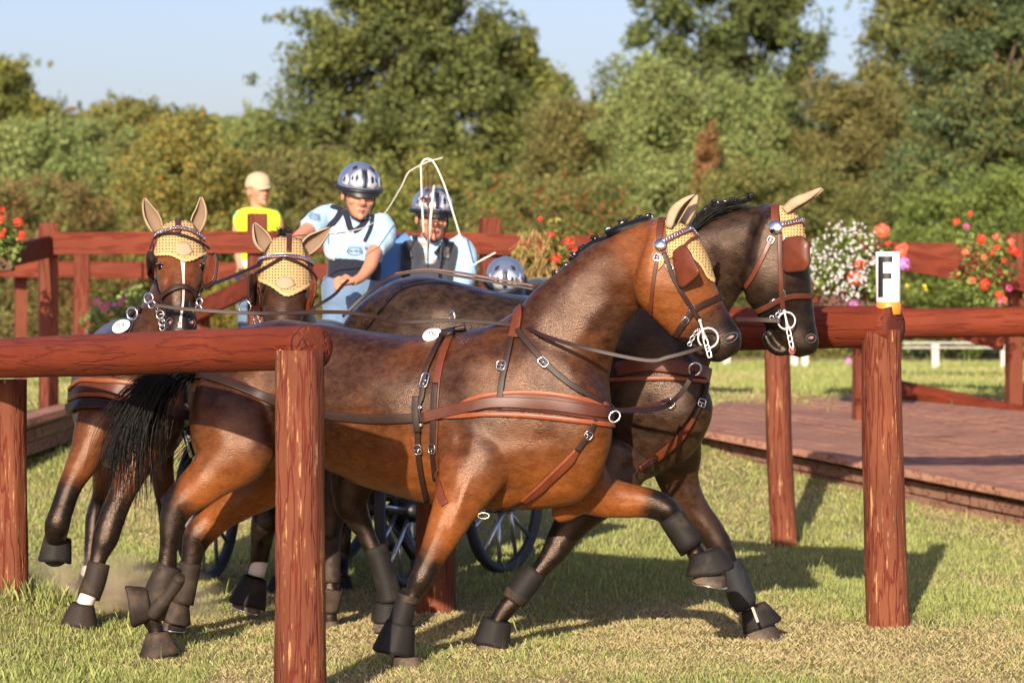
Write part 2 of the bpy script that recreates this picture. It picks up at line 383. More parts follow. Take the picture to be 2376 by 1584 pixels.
PAL = {
 'oak': [(.075,.10,.028),(.11,.135,.035),(.055,.08,.025),(.15,.15,.04)],
 'yellowgreen': [(.17,.19,.04),(.22,.22,.05),(.12,.15,.035),(.26,.22,.05)],
 'dark': [(.05,.085,.028),(.075,.11,.03),(.10,.12,.03),(.04,.06,.025)],
 'willow': [(.20,.27,.09),(.26,.31,.11),(.17,.23,.075),(.26,.28,.10)],
 'acacia': [(.04,.08,.045),(.055,.10,.055),(.07,.11,.045),(.16,.14,.04)],
 'yellow': [(.22,.20,.05),(.25,.21,.05),(.17,.18,.045),(.29,.21,.04)],
 'redshrub': [(.17,.09,.04),(.13,.10,.04),(.15,.13,.045),(.20,.08,.035)],
 'brown': [(.17,.13,.05),(.15,.13,.045),(.13,.135,.045),(.20,.15,.055)],
 'rust': [(.26,.09,.04),(.22,.08,.04),(.3,.12,.06)],
 'olive': [(.14,.14,.04),(.17,.16,.045),(.10,.115,.035),(.21,.17,.05)],
 'fresh': [(.14,.20,.04),(.18,.24,.05),(.10,.15,.03)],
}
MEANC = np.array([.205,.235,.072])
PB = 1.5
def lumpcloud(lumps, per, size, pal, spread=.5):
    cen = []; nr = []; co = []
    for (c, r, ax) in lumps:
        k = max(20, int(per*r*r)); d = RNG.normal(size=(k,3)); d /= np.linalg.norm(d, axis=1)[:,None]
        rad = r*(.55+.45*RNG.random(k)**.5+.12*RNG.normal(size=k))
        # small sub-clumps make the surface of the lump uneven
        rad *= 1+.22*np.sin(d[:,0]*7+c[0]*5)*np.sin(d[:,1]*6+c[1])*np.sin(d[:,2]*7+c[2]*3)
        cen.append(np.array(c)+d*rad[:,None]*np.array(ax)); nr.append(d*.55+RNG.normal(size=(k,3))*spread+np.array([0,-.12,.22]))
        base = np.array(pal[RNG.integers(len(pal))])*.5*PB+MEANC*.40*(.6+.8*RNG.random()); alt = np.array(pal[RNG.integers(len(pal))])*.75*PB+MEANC*.2
        mixf = (RNG.random(k) < .3)[:,None]; co.append(np.where(mixf, alt, base)*(.55+.9*RNG.random((k,1))**1.3))
    return np.concatenate(cen), np.concatenate(nr), np.concatenate(co)
def tree(name, label, cat_, Y, prof, pal, ty=None, nl=60, lr=.55, per=900, size=.1, depth=1.6, trunk=True, group=None, seed=1, ax=(1,1,.8), fruit=None, dens=1.0, spray=1.0, holes=.30):
    """prof: rows (y, xl, xr) in photo pixels: the crown's outline at its depth, from top to bottom"""
    rs = np.random.default_rng(seed); nl = int(nl*1.55); lr = lr*.78; ys = [p[0] for p in prof]; k = Y/FP
    lumps = []; tries = 0
    while len(lumps) < nl and tries < nl*40:
        tries += 1
        y = rs.uniform(ys[0], ys[-1]); xl = np.interp(y, ys, [p[1] for p in prof]); xr = np.interp(y, ys, [p[2] for p in prof])
        rr = lr*rs.uniform(.45, 1.35); u = rs.uniform(-1, 1); hw = (xr-xl)/2*k
        if hw < rr*.35: rr = max(.18, hw*.9)
        off = u*max(0, hw-rr*.7)*rs.uniform(.75,1.3); dy = rs.uniform(-1, 1)*depth*math.sqrt(max(0, 1-u*u*.8))
        yy = min(max(y+rs.normal()*rr/k*.3, ys[0]+rr/k*.5), ys[-1])
        q = P((xl+xr)/2, yy, Y); lumps.append(((q.x+off, q.y+dy, q.z), rr, ax))
    for (lc, r, _) in list(lumps)[::2]:
        a = rs.uniform(0, 6.28); d = r*rs.uniform(.8, 1.35); lumps.append(((lc[0]+d*math.cos(a), lc[1]-.2, lc[2]+d*abs(math.sin(a))*.9), r*rs.uniform(.18,.38), (1,1,1.3)))
    nsp = int(spray*max(6, nl/9))
    for q_ in range(nsp):      # boughs that stick out of the crown
        y = rs.uniform(ys[0]-10, ys[-1]*.75+ys[0]*.25); xl = np.interp(y, ys, [p[1] for p in prof]); xr = np.interp(y, ys, [p[2] for p in prof]); sd = rs.choice([-1, 1]); topw = rs.random() < .45
        x = (xl+xr)/2+sd*(xr-xl)/2*(rs.uniform(.1,.9) if topw else 1); yy = ys[0]+6 if topw else y
        if topw:
            for yv in np.arange(ys[0], ys[-1], 6):
                if np.interp(yv, ys, [p[1] for p in prof]) <= x <= np.interp(yv, ys, [p[2] for p in prof]): yy = yv+8; break
        a0 = P(x, yy, Y+rs.uniform(-.6,.6)); an = rs.uniform(55,125) if topw else (rs.uniform(5,60) if sd > 0 else rs.uniform(120,175)); dv = Vector((math.cos(math.radians(an)), 0, math.sin(math.radians(an)))); L_ = lr*rs.uniform(.8, 1.5)
        for j in range(5):
            c_ = a0+dv*L_*j/4+Vector((rs.normal()*.05, 0, -.04*j*j*.2)); lumps.append(((c_.x, c_.y, c_.z), lr*(.42-.065*j), (1,1,1)))
    base = P((prof[-1][1]+prof[-1][2])/2, prof[-1][0], Y); gz = terr(base.x, Y)
    root = empty(name, (base.x, Y, gz), label, cat_, group)
    c, n, co = lumpcloud(lumps, per*dens*4.6, size, PAL[pal]); ph = seed*1.7; hn = np.sin(c[:,0]*2.9+ph)*np.sin(c[:,2]*3.3+ph*2)+.8*np.sin(c[:,0]*5.7+c[:,2]*2.1+ph)*np.sin(c[:,2]*6.1-c[:,0]*1.3)+.5*np.sin(c[:,0]*11+ph)*np.sin(c[:,2]*12.3+c[:,1]*3)
    keep = (c[:,2] > gz) & ((hn < 1.15-holes*1.6)|(RNG.random(len(c)) < .12)); c, n, co = c[keep], n[keep], co[keep]
    if fruit is not None:
        s = RNG.random(len(c)) < fruit[0]; co[s] = np.array(fruit[1])
    leafmesh('crown', c, n, size*.44, co, root)
    if trunk:
        b = MB(); top = P((prof[0][1]+prof[0][2])/2, prof[0][0]+40, Y); hh = top.z-gz
        b.tube([(base.x, Y, gz-.1), (base.x+.1, Y, gz+hh*.35), (base.x*.5+top.x*.5, Y, gz+hh*.65), (top.x, Y, top.z)], [.035*hh*.7+.05, .03*hh*.6+.03, .015*hh+.02, .02], 8)
        for (lc, r, _) in lumps[:nl:7]:
            lc = Vector(lc); h0 = max(gz+.3, min(lc.z-.5, gz+hh*.6)); s0 = Vector((base.x+(top.x-base.x)*(h0-gz)/hh, Y, h0)); md = (s0+lc)/2+Vector((0,0,.1*(lc-s0).length))
            b.tube([s0, md, lc], [.04, .02, .008], 5)
        b.build('trunk', M['bark'], root)
    return root
tree('oak_tree','tall broad dark green tree filling the top centre of the picture','tree',50,[(-160,760,1060),(0,740,1100),(60,700,1140),(180,660,1220),(300,640,1330),(420,640,1350),(560,620,1380),(760,640,1360)],'oak',holes=.34,spray=1.2,nl=250,lr=.6,per=640,size=.11,depth=1.6,seed=2)
tree('yellowing_tree','yellow green tree sloping down on the right side of the tallest tree','tree',52,[(70,1120,1160),(110,1110,1210),(150,1110,1260),(210,1150,1320),(300,1180,1375),(420,1200,1400)],'yellowgreen',spray=.1,nl=90,lr=.5,per=850,size=.11,depth=1.2,seed=3)
tree('airy_tree','dark green tree with sky showing through, right of the centre gap','tree',58,[(-120,1510,1880),(0,1500,1880),(60,1475,1900),(150,1450,1920),(190,1440,1960),(230,1560,1960),(330,1600,1930)],'dark',holes=.5,spray=.35,nl=85,lr=.58,per=560,size=.13,depth=1.6,seed=4)
tree('willow_bush','big rounded pale green willow behind the near horses','tree',44,[(185,1480,1530),(230,1430,1640),(320,1390,1700),(450,1380,1760),(620,1370,1800),(780,1370,1800)],'willow',holes=.1,spray=.2,nl=150,lr=.42,per=1300,size=.07,depth=1.3,seed=5,ax=(.8,1,1.3))
tree('willow_bush','narrow pointed pale willow left of a rounder one, above the far horse','tree',45,[(212,1655,1690),(260,1625,1730),(350,1600,1760),(480,1590,1780),(640,1590,1800)],'willow',holes=.1,spray=.2,nl=70,lr=.36,per=1300,size=.07,depth=.8,seed=6,ax=(.8,1,1.4))
tree('willow_bush','pointed pale willow with a rust coloured shrub at its left foot','tree',46,[(215,1760,1790),(260,1740,1820),(350,1720,1840),(480,1700,1880),(640,1700,1900)],'willow',holes=.1,spray=.2,nl=70,lr=.36,per=1300,size=.07,depth=.8,seed=7,ax=(.8,1,1.4))
tree('dead_shrub','rust brown withered shrub standing out of the pale willows','shrub',42.5,[(285,1640,1660),(330,1620,1672),(400,1612,1660),(470,1605,1650)],'rust',nl=24,lr=.17,per=2600,size=.055,depth=.2,seed=8,trunk=False,holes=0,spray=0)
tree('scrub_tree','olive tree with small sky gaps left of the big dark acacia','tree',55,[(-60,2050,2420),(10,1975,2420),(70,1960,2420),(150,1985,2400),(200,2010,2380),(260,1970,2350),(400,1900,2300),(520,1850,2280)],'olive',holes=.42,nl=110,lr=.55,per=640,size=.11,depth=1.3,seed=9)
tree('acacia_tree','large dark blue green acacia with drooping boughs at the right edge','tree',42,[(-80,2180,2480),(60,2170,2480),(150,2130,2480),(250,2140,2480),(330,2110,2480),(400,2060,2480),(450,2080,2460),(520,2060,2440),(570,2100,2400)],'acacia',nl=170,lr=.42,per=1050,size=.075,depth=1.2,seed=10,ax=(1.2,1,.6))
tree('corner_tree','sparse yellow green tree at the left edge of the picture','tree',55,[(150,-40,45),(210,-60,55),(250,-60,75),(300,-60,110),(400,-60,160),(560,-60,200)],'yellowgreen',nl=70,lr=.42,per=760,size=.1,depth=1.2,seed=11)
tree('young_tree','small dark leaved tree beside the sparse tree at the left edge','tree',56,[(250,80,110),(290,70,140),(340,60,180),(480,60,200)],'dark',nl=34,lr=.36,per=800,size=.09,depth=.6,seed=12)
tree('rounded_tree','rounded golden green tree on the left skyline','tree',54,[(252,310,335),(275,210,360),(290,190,400),(360,180,420),(520,170,430)],'olive',spray=.5,nl=90,lr=.45,per=850,size=.1,depth=1,seed=13)
tree('pointed_tree','pointed tree speckled with yellow on the left skyline','tree',50,[(280,435,445),(320,410,480),(350,395,520),(450,380,560),(560,380,570)],'yellowgreen',nl=70,lr=.36,per=1000,size=.085,depth=.8,seed=14)
tree('poplar_tree','pair of pale green tops just left of the tallest tree','tree',52,[(262,590,612),(305,545,640),(340,525,670),(450,510,680),(560,510,690)],'willow',nl=80,lr=.36,per=1000,size=.08,depth=.8,seed=15)
shr = 'shrubs along the edge of the wood'
tree('shrub','yellow berried shrub behind the left horse head','shrub',39,[(300,400,470),(340,310,540),(420,260,590),(520,240,600),(680,230,600),(800,230,600)],'yellow',nl=150,lr=.34,per=1500,size=.06,depth=.9,trunk=False,group=shr,seed=20,fruit=(.05,(.45,.22,.03)))
tree('shrub','soft green shrub at the far left above the fence corner','shrub',43,[(300,-30,270),(380,-60,290),(480,-60,300),(560,-60,300),(700,-60,300)],'willow',nl=120,lr=.38,per=1200,size=.07,depth=.8,trunk=False,group=shr,seed=21)
tree('shrub','reddish shrub low behind the left fence corner','shrub',38,[(430,-60,150),(480,-60,260),(540,-60,300),(700,-60,320),(830,-60,320)],'redshrub',nl=80,lr=.3,per=1500,size=.055,depth=.5,trunk=False,group=shr,seed=22)
tree('shrub','brown green shrub right behind the steward in the cap','shrub',40,[(360,560,800),(430,540,880),(540,540,900),(700,540,900),(830,540,900)],'brown',nl=100,lr=.34,per=1400,size=.06,depth=.6,trunk=False,group=shr,seed=23)
tree('shrub','yellowish shrub behind the whip and the two helmets','shrub',39.5,[(370,800,1050),(450,780,1120),(560,780,1150),(700,780,1150),(830,780,1150)],'yellowgreen',nl=100,lr=.34,per=1400,size=.06,depth=.6,trunk=False,group=shr,seed=24)
tree('shrub','reddish twiggy shrub under the yellowing tree','shrub',45,[(250,1260,1360),(330,1230,1390),(450,1200,1400),(600,1180,1420)],'brown',nl=70,lr=.34,per=1200,size=.065,depth=.6,trunk=False,group=shr,seed=25)
tree('shrub','olive shrub with red berries behind the hanging dried flowers','shrub',38.5,[(430,1130,1420),(500,1090,1480),(600,1080,1520),(700,1080,1520),(830,1080,1520)],'olive',nl=90,lr=.3,per=1500,size=.055,depth=.6,trunk=False,group=shr,seed=26,fruit=(.05,(.5,.04,.02)))
tree('shrub','green brown shrub above the far horse head','shrub',40,[(400,1700,1950),(460,1560,2060),(560,1540,2120),(700,1540,2120),(830,1540,2120)],'olive',nl=130,lr=.34,per=1400,size=.06,depth=.7,trunk=False,group=shr,seed=27)
tree('shrub','brownish shrub between the pale willows and the acacia','shrub',46,[(210,1880,2060),(300,1850,2120),(420,1830,2140),(560,1820,2140)],'brown',nl=90,lr=.4,per=1100,size=.07,depth=.7,trunk=False,group=shr,seed=28)
tree('shrub','fresh green shrub under the acacia behind the red geraniums','shrub',37.5,[(400,2200,2400),(450,2140,2440),(560,2080,2440),(700,2060,2440),(800,2060,2440)],'fresh',nl=110,lr=.3,per=1500,size=.06,depth=.6,trunk=False,group=shr,seed=29)
def wood():
    l = []
    for i in range(560):
        x = RNG.uniform(-120, 2500); y = RNG.uniform(330 if not 1330 < x < 1480 else 300, 800); q = P(x, y, 60+RNG.uniform(-1.5, 1.5)); l.append(((q.x, q.y, q.z), RNG.uniform(.5,.9), (1,1,.9)))
    for i in range(420):
        x = RNG.uniform(-1700, -60) if i % 2 else RNG.uniform(2450, 4000); y = RNG.uniform(250, 800); q = P(x, y, 57+RNG.uniform(-3, 3)); l.append(((q.x, q.y, q.z), RNG.uniform(.6,1.1), (1,1,.9)))
    c, n, co = lumpcloud(l, 420, .16, PAL['olive']+PAL['oak']+PAL['brown'])
    o = leafmesh('woodland', c, n, .16, co, None); tag(o, 'far mass of olive and brown woodland behind the trees', 'woodland', kind='stuff')
    l = []
    for i in range(300):
        x = RNG.uniform(-120, 2500); y = RNG.uniform(560, 800); q = P(x, y, 41+RNG.uniform(-.6, .6)); l.append(((q.x, q.y, q.z), RNG.uniform(.25,.45), (1,1,.9)))
    c, n, co = lumpcloud(l, 1300, .075, PAL['olive']+PAL['oak']+PAL['fresh']+PAL['brown'])
    o = leafmesh('undergrowth', c, n, .075, co, None); tag(o, 'low tangled undergrowth seen below the fence rails', 'undergrowth', kind='stuff')
wood()
# ------------------------------------------------------------------ logs, posts, boards
def log(a, b, ra, rb, seg=40, ny=46, amp=.035, seed=0, name='log', m=None, parent=None, endround=.0):
    a = Vector(a); b = Vector(b); t = (b-a).normalized(); sd = t.cross(Vector((0,0,1)) if abs(t.z) < .8 else Vector((0,1,0))).normalized(); u = sd.cross(t)
    rings = []
    L = (b-a).length
    for i in range(ny+1):
        s = i/ny; r0 = ra+(rb-ra)*s; g = []
        e = min(s, 1-s)*L
        if endround and e < endround: r0 *= math.sqrt(max(0.0, 1-(1-e/endround)**2))*.25+.75
        for k in range(seg):
            an = 2*math.pi*k/seg; q = Vector((math.cos(an)*1.2+seed, math.sin(an)*1.2, s*L*.9))
            r = r0*(1+amp*mnoise.noise(q)+amp*.5*mnoise.noise(q*3)+.012*math.sin(an*7+seed))
            g.append(a+t*L*s+sd*r*math.cos(an)+u*r*math.sin(an)+sd*.02*mnoise.noise(Vector((seed, s*L*.8, 4))))
        rings.append(g)
    mb = MB(); mb.loft(rings); return mb
def align_obj(mb, name, m, parent, a, b):
    """object whose local x runs along the log so wood grain follows it"""
    a = Vector(a); b = Vector(b); t = (b-a).normalized(); R = t.to_track_quat('X', 'Z').to_matrix()
    Mx = Matrix.Translation(a)@R.to_4x4(); inv = Mx.inverted()
    me = mesh(name, [inv@Vector(v) for v in mb.v], mb.f); o = link(name, me, m); o.matrix_world = Mx
    if parent: o.parent = parent; o.matrix_parent_inverse = Matrix.Translation(-parent.location)
    return o
def upright(x, y, rt, rb, ztop, lean=0, seed=0, parent=None, name='log_post'):
    g = terr(x, y); a = (x, y, g-.15); b = (x+lean, y, ztop)
    mb = log(a, b, rb, rt, seed=seed, amp=.11); return mb.build(name, M['log_v'], parent)
def PX(x, Y): return (x-1188)/FP*Y
# near left obstacle: post in the foreground, log rail on top, second post at the left edge
NR = 11.6; k = NR/FP
rail_a = P(722, 806, NR-.02); rail_b = P(-160, 836, 14.25)
hz = lambda p, d: Vector((p.x, p.y, p.z+d))
r1 = empty('log_rail', (PX(690,NR), NR, 0), 'nearest red log rail crossing in front of the left horses on two posts', 'rail')
mb = log(rail_a, rail_b, 52*k, .088, ny=60, amp=.04, seed=1.3); align_obj(mb, 'rail', M['log_h'], r1, rail_a, rail_b)
def endcap(a, b, r, parent):
    a = Vector(a); t = (Vector(b)-a).normalized(); sd = t.cross(Vector((0,0,1))).normalized(); u = sd.cross(t); e = MB()
    e.loft([[a-t*d+(sd*math.cos(6.2832*k/36)+u*math.sin(6.2832*k/36))*r*q*(1+.03*math.sin(k*1.3)) for k in range(36)] for q, d in ((1.0,-.012),(1.0,.004),(.96,.012),(.6,.015),(.05,.016))]); e.build('cut_end', M['endgrain'], parent)
endcap(rail_a, rail_b, 52*k*1.0, r1)
upright(PX(696,NR), NR-.03, .088, .098, P(696,812,NR).z, lean=0.0, seed=5, parent=r1)
o = upright(P(22,1370,14.2).x, 14.2, .082, .088, P(22,880,14.2).z, seed=9, parent=r1)
kb = MB(); [kb.ball(P(650+3*math.sin(i*2), 815+i*5, NR-.075), .006+.002*(i%2), (1,.5,1.2)) for i in range(6)]; kb.build('knot', mat('orange_resin_knot', (.55,.20,.02), .35), r1)
# obstacle with the F marker
FY = 14.3; g = ground(2062, 1452)
r2 = empty('log_rail', (g.x, g.y, 0), 'red log rail on posts with the letter F marker standing on its near corner', 'rail')
upright(g.x, g.y, .088, .1, P(2052,735,g.y).z-.06, lean=-.04, seed=13, parent=r2)
ra = P(2072, 757, g.y-.03); rb = P(1400, 770, g.y+.95)
endcap(ra, rb, .094, r2); mb = log(ra, rb, .094, .112, seed=2.1, amp=.04); align_obj(mb, 'rail', M['log_h'], r2, ra, rb)
mg = ground(1823, 1266); 
ra2 = P(1990, 752, mg.y); rb2 = P(2470, 744, mg.y)
ra3 = P(1780, 757, mg.y); mb = log(ra3, rb2, .092, .09, seed=7.7); align_obj(mb, 'rail', M['log_h'], r2, ra3, rb2)
upright(mg.x, mg.y, .075, .082, P(1805,760,mg.y).z, lean=-.06, seed=17, parent=r2)
# letter cylinder
my = g.y; mc = P(2052, 640, my); kk = my/FP
mk = empty('letter_marker', P(2060,724,my), 'white cylinder with a black letter F and an orange band on the rail', 'marker')
def cyl(c, r, z0, z1, seg=40, tilt=.012):
    b = MB(); zs = [z0, z0+.004, z1-.004, z1]; rr = [r-.003, r, r, r-.003]
    b.loft([[Vector((c.x+tilt*(z0-z)+q*math.cos(2*math.pi*i/seg), c.y+q*math.sin(2*math.pi*i/seg), z)) for i in range(seg)] for z, q in zip(zs, rr)]); return b
z0 = P(2060,725,my).z; zb = P(2060,702,my).z; z1 = P(2057,584,my).z; R0 = 28.5*kk
cyl(P(2061,700,my), R0, zb, z1).build('marker_body', M['white_paint'], mk)
cyl(P(2062,700,my), R0+.001, z0-.01, zb).build('base_band', M['orange'], mk)
fb = MB()
def arcbox(xa, xb, ya, yb):
    n = 10; c = P(2058,640,my); v = []
    for rr in (R0+.0005, R0+.002):
        for yy in (ya, yb):
            for i in range(n+1):
                X = (xa+(xb-xa)*i/n-2058)/28.5*R0*.99; X = max(-R0*.98, min(R0*.98, X)); ang = math.asin(X/R0)
                v.append(Vector((c.x+rr*math.sin(ang)+(640-yy)*.0-(yy-640)*-.0, c.y-rr*math.cos(ang), P(2058,yy,my).z)))
    f = []; q = n+1
    for i in range(n): f += [(2*q+i, 3*q+i, 3*q+i+1, 2*q+i+1)]
    fb.add(v, f)
arcbox(2036,2046,595,689); arcbox(2046.1,2067,595,608.5); arcbox(2046.1,2065,634,647)
fb.build('letter', M['black_paint'], mk, smooth=False)
# central post in the shade of the horses
g = ground(1012, 1418)
r3 = empty('log_post', (g.x, g.y, 0), 'red log post standing in the shade under the near horse', 'post')
upright(g.x, g.y, .09, .1, 1.28, seed=21, parent=r3, name='post')
# ------------------------------------------------------------------ board fences behind
def sqpost(b, x, y, w_, z1, z0=None, rot=.25):
    z0 = terr(x, y)-.1 if z0 is None else z0
    R = Matrix.Rotation(rot, 3, 'Z'); b.box((x, y, (z0+z1)/2), w_, w_, z1-z0, R)
def fence(label, Y, posts, boards, group='red board fences on the mound'):
    """posts (px, ytop, wpx, Y); boards (x1,y1,Y1,x2,y2,Y2,width_px)"""
    p0 = P(posts[0][0], 800, posts[0][3]); r = empty('board_fence', (p0.x, p0.y, terr(p0.x, p0.y)), label, 'fence', group)
    for x, yt, wp, Yp in posts:
        t = P(x, yt, Yp); b = MB(); sqpost(b, t.x, t.y, wp*Yp/FP*.9, t.z); b.build('post', M['post'], r, smooth=False, bevel=.004)
    for x1, y1, Y1, x2, y2, Y2, wp in boards:
        a = P(x1, y1, Y1); c = P(x2, y2, Y2); b = MB(); b.plank(a, c, wp*(Y1+Y2)/2/FP, .05)
        t = (c-a).normalized(); R = t.to_track_quat('X', 'Z').to_matrix(); Mx = Matrix.Translation(a)@R.to_4x4(); inv = Mx.inverted()
        me = mesh('board', [inv@Vector(v) for v in b.v], b.f); o = link('board', me, M['board'], smooth=False); o.matrix_world = Mx
        o.parent = r; o.matrix_parent_inverse = Matrix.Translation(-r.location)
        bv = o.modifiers.new('b', 'BEVEL'); bv.width = .004; bv.segments = 2
    return r
fence('red board fence running behind the left horses and the carriage', 23, [(112,518,47,23.0),(597,495,47,23.0),(1137,505,48,23.0)], [(117,565,22.9,860,560,22.9,52),(855,560,22.9,1640,578,22.9,50)])
fence('short red board fence section descending to the left edge of the picture', 22, [(-60,600,48,21.2)], [(-110,624,20.8,112,572,22.85,52)])
fence('lower red fence farther back behind the left corner post', 26, [(188,585,38,26),(48,600,30,26.3),(700,590,38,26)], [(-120,622,26,330,627,26,38),(330,627,26.05,980,632,26.05,38)])
fence('short sloping red board between the two left horses', 23, [(470,690,34,23.6)], [(455,725,23.5,600,655,22.4,44)])
fence('red board fence on the right with the white flower basket at its post', 24, [(1996,530,32,23.6),(2353,541,36,24.0)], [(1990,585,23.5,2480,670,23.9,48),(1860,672,23.5,2330,790,23.9,46)])
fence('straight red board behind the red geraniums on the right', 27, [(2600,560,34,27)], [(2010,582,27,2620,592,27,42)])
# ------------------------------------------------------------------ timber decks
def deck(label, fl, fr, br, bl, border=None, th=.16):
    """corners front-left, front-right, back-right, back-left"""
    r = empty('timber_ramp', ((fl+fr)/2)-Vector((0,0,.2)), label, 'ramp', 'timber ramps')
    n = 17; b = MB()
    for i in range(n):
        s0 = (i+.04)/n; s1 = (i+.96)/n; dz = .006*math.sin(i*7.3)
        a = fl.lerp(bl, s0); c = fr.lerp(br, s0); d = fr.lerp(br, s1); e = fl.lerp(bl, s1)
        ext = .03*math.sin(i*3.1)
        v = [a+Vector((0,0,dz)), c+Vector((0,0,dz)), d+Vector((0,0,dz)), e+Vector((0,0,dz))]; v += [q-Vector((0,0,.045)) for q in v]
        b.add(v, [(0,1,2,3),(7,6,5,4),(0,4,5,1),(1,5,6,2),(2,6,7,3),(3,7,4,0)])
    b.build('deck_boards', M['deck'], r, smooth=False)
    b = MB(); m = 18
    for row, (dy, dz0, dz1) in enumerate(((-.02,-.055,-.135),(.03,-.14,-.225))):
        for i in range(m):
            off = .5*row; s0 = max(0, (i+off+.012)/m); s1 = min(1, (i+off+.988)/m)
            if s0 >= 1: continue
            a = fl.lerp(fr, s0); c = fl.lerp(fr, s1); j = .012*math.sin(i*5.3+row*2)
            v = [a+Vector((0,dy+j,dz0)), c+Vector((0,dy+j,dz0)), c+Vector((0,dy+j+.12,dz0)), a+Vector((0,dy+j+.12,dz0))]; v += [q+Vector((0,0,dz1-dz0)) for q in v]
            b.add(v, [(0,1,2,3),(7,6,5,4),(0,4,5,1),(1,5,6,2),(2,6,7,3),(3,7,4,0)])
    mm = red_wood('weathered_block', (3,10,10), base=(.21,.115,.08), tan=(.34,.24,.16), chips=.72); b.build('side_blocks', mm, r, smooth=False)
    b = MB(); b.plank(fl+Vector((-.1,-.06,.012)), fr+Vector((0,-.06,.012)), .05, .16); b.build('edge_board', M['deck'], r, smooth=False, bevel=.004)
    if border: b = log(border[0], border[1], .085, .09, seed=4.4, ny=30, amp=.05); align_obj(b, 'border_log', M['log_h'], r, border[0], border[1])
deck('wide red timber ramp on the right beyond the letter marker', P(1560,985,23.0), P(2480,1170,19.7), P(2480,962,23.2), P(1760,894,26.5), (P(2085,905,25.2), P(2480,990,23.4)))
deck('narrow red timber ramp at the left edge behind the far left horse', P(-160,1050,19.5), P(165,948,22.0), P(200,935,22.9), P(-150,975,22.5))
# pale sand spread at the head of the ramp
b = MB(); pts = [(1640,925),(1760,905),(1900,898),(1975,903),(1985,915),(1900,930),(1780,940),(1680,948)]
# ------------------------------------------------------------------ white far fence
M['old_white'] = mat('aged_white_paint', (.50,.47,.42), .6)
def white_fence(label, Y, xs, ytop, ybot, x0, x1, rails):
    r = empty('white_fence', P(x0, ybot, Y), label, 'fence')
    for x in xs:
        t = P(x, ytop, Y); g = terr(t.x, Y); b = MB(); b.box((t.x, Y, (t.z+g-.1)/2), .075, .05, t.z-g+.1); b.build('post', M['old_white'], r, smooth=False)
    for y, h in rails:
        a = P(x0, y, Y-.04); c = P(x1, y, Y-.04); b = MB(); b.plank(a, c, h*Y/FP, .03); b.build('rail', M['old_white'], r, smooth=False)
white_fence('low white rail fence on the far grass between the right posts', 33, [2170,2330], 797, 850, 2095, 2330, [(795,3.5),(806,3)])
white_fence('thin white posts of the far fence seen under the red rail', 33.5, [1686,1867,1843], 800, 845, 1600, 1870, [(798,4)])
# ------------------------------------------------------------------ flowers
M['petal_red'] = mat('red_petals', (.75,.045,.02), .6); M['petal_coral'] = mat('coral_petals', (.80,.16,.09), .6); M['petal_pink'] = mat('pink_petals', (.72,.10,.32), .6)
M['petal_lilac'] = mat('lilac_petals', (.66,.24,.62), .6); M['petal_white'] = mat('white_petals', (.58,.56,.56), .7); M['petal_yellow'] = mat('yellow_petals', (.8,.6,.04), .6)
M['soilbox'] = mat('brown_planter', (.10,.045,.03), .8)
def bloom(b, c, r, n=26, petal=.012):
    """a round head of small petals"""
    for i in range(n):
        d = Vector((random.gauss(0,1), random.gauss(-.3,1), random.gauss(.15,1))).normalized(); q = Vector(c)+d*r*random.uniform(.75,1.05)
        t = d.orthogonal().normalized(); t = (Matrix.Rotation(random.random()*6.28, 3, d)@t); u = d.cross(t); s = petal*random.uniform(.8,1.4)
        v = [q-t*s, q+u*s*.9+d*s*.25, q+t*s, q-u*s*.9+d*s*.25]; b.add(v, [(0,1,2,3)])
def planter(name, label, Y, lumps, pal, blooms, lsize=.035, per=9000, box=None, stems=None, extra=None, group='flower planters on the fences'):
    g = P(lumps[0][0], lumps[0][1], Y); r = empty(name, g, label, 'flowers', group)
    L = [((P(x,y,Y+random.uniform(-.05,.08))), rp*Y/FP, (1,1,1)) for x, y, rp in lumps]
    c, n, co = lumpcloud([(tuple(a), b_, d) for a, b_, d in L], per, lsize, PAL[pal], spread=.8); leafmesh('foliage', c, n, lsize, co, r, aspect=1.3)
    for key, lst in blooms.items():
        b = MB()
        for x, y, rp in lst:
            c = P(x, y, Y-.22); bloom(b, c, rp*(Y-.22)/FP, n=max(10, int(rp*5)), petal=max(.006, rp*.2*Y/FP))
            if rp > 6 and stems is None: pass
        b.build('blossoms', M['petal_'+key], r, smooth=False)
    if box:
        a = P(box[0], box[1], Y+.05); c = P(box[2], box[3], Y+.05); b = MB(); b.plank(a, c, .14, .16); b.build('planter_box', M['soilbox'], r, smooth=False, bevel=.01)
    if extra: extra(r)
    return r
planter('flower_planter', 'red geraniums on the fence at the left edge of the picture', 21.6, [(-20,560,55),(15,575,40),(30,560,25),(5,525,22)], 'fresh', {'red': [(4,487,9),(43,516,12),(50,545,10),(10,535,6),(2,547,9),(0,510,12),(48,552,9)]}, box=(-60,610,30,605))
planter('flower_planter', 'magenta petunias low between the two left fence posts', 24.2, [(250,735,38),(290,705,35),(215,750,25),(320,690,25),(270,770,35)], 'willow', {'pink': [(222,703,8),(240,713,10),(252,706,8),(284,693,9),(280,705,8),(247,760,6)], 'lilac': [(228,697,5),(266,707,5)]}, box=(200,790,330,785))
def dried(r):
    b = MB()
    for i in range(80):
        x = random.uniform(1195,1290); y = random.uniform(530,650); L = random.uniform(20,60); dx = random.uniform(-30,26)
        p = [P(x, y, 21.75+random.uniform(-.2,.1)), P(x+dx*.5, y+L*.5, 21.7+random.uniform(-.12,.1)), P(x+dx+random.uniform(-6,6), y+L, 21.75)]
        b.tube(p, [.004,.003,.002], 4, cap=False)
    b.build('dry_stems', mat('dry_straw_stems', (.46,.27,.11), .8), r)
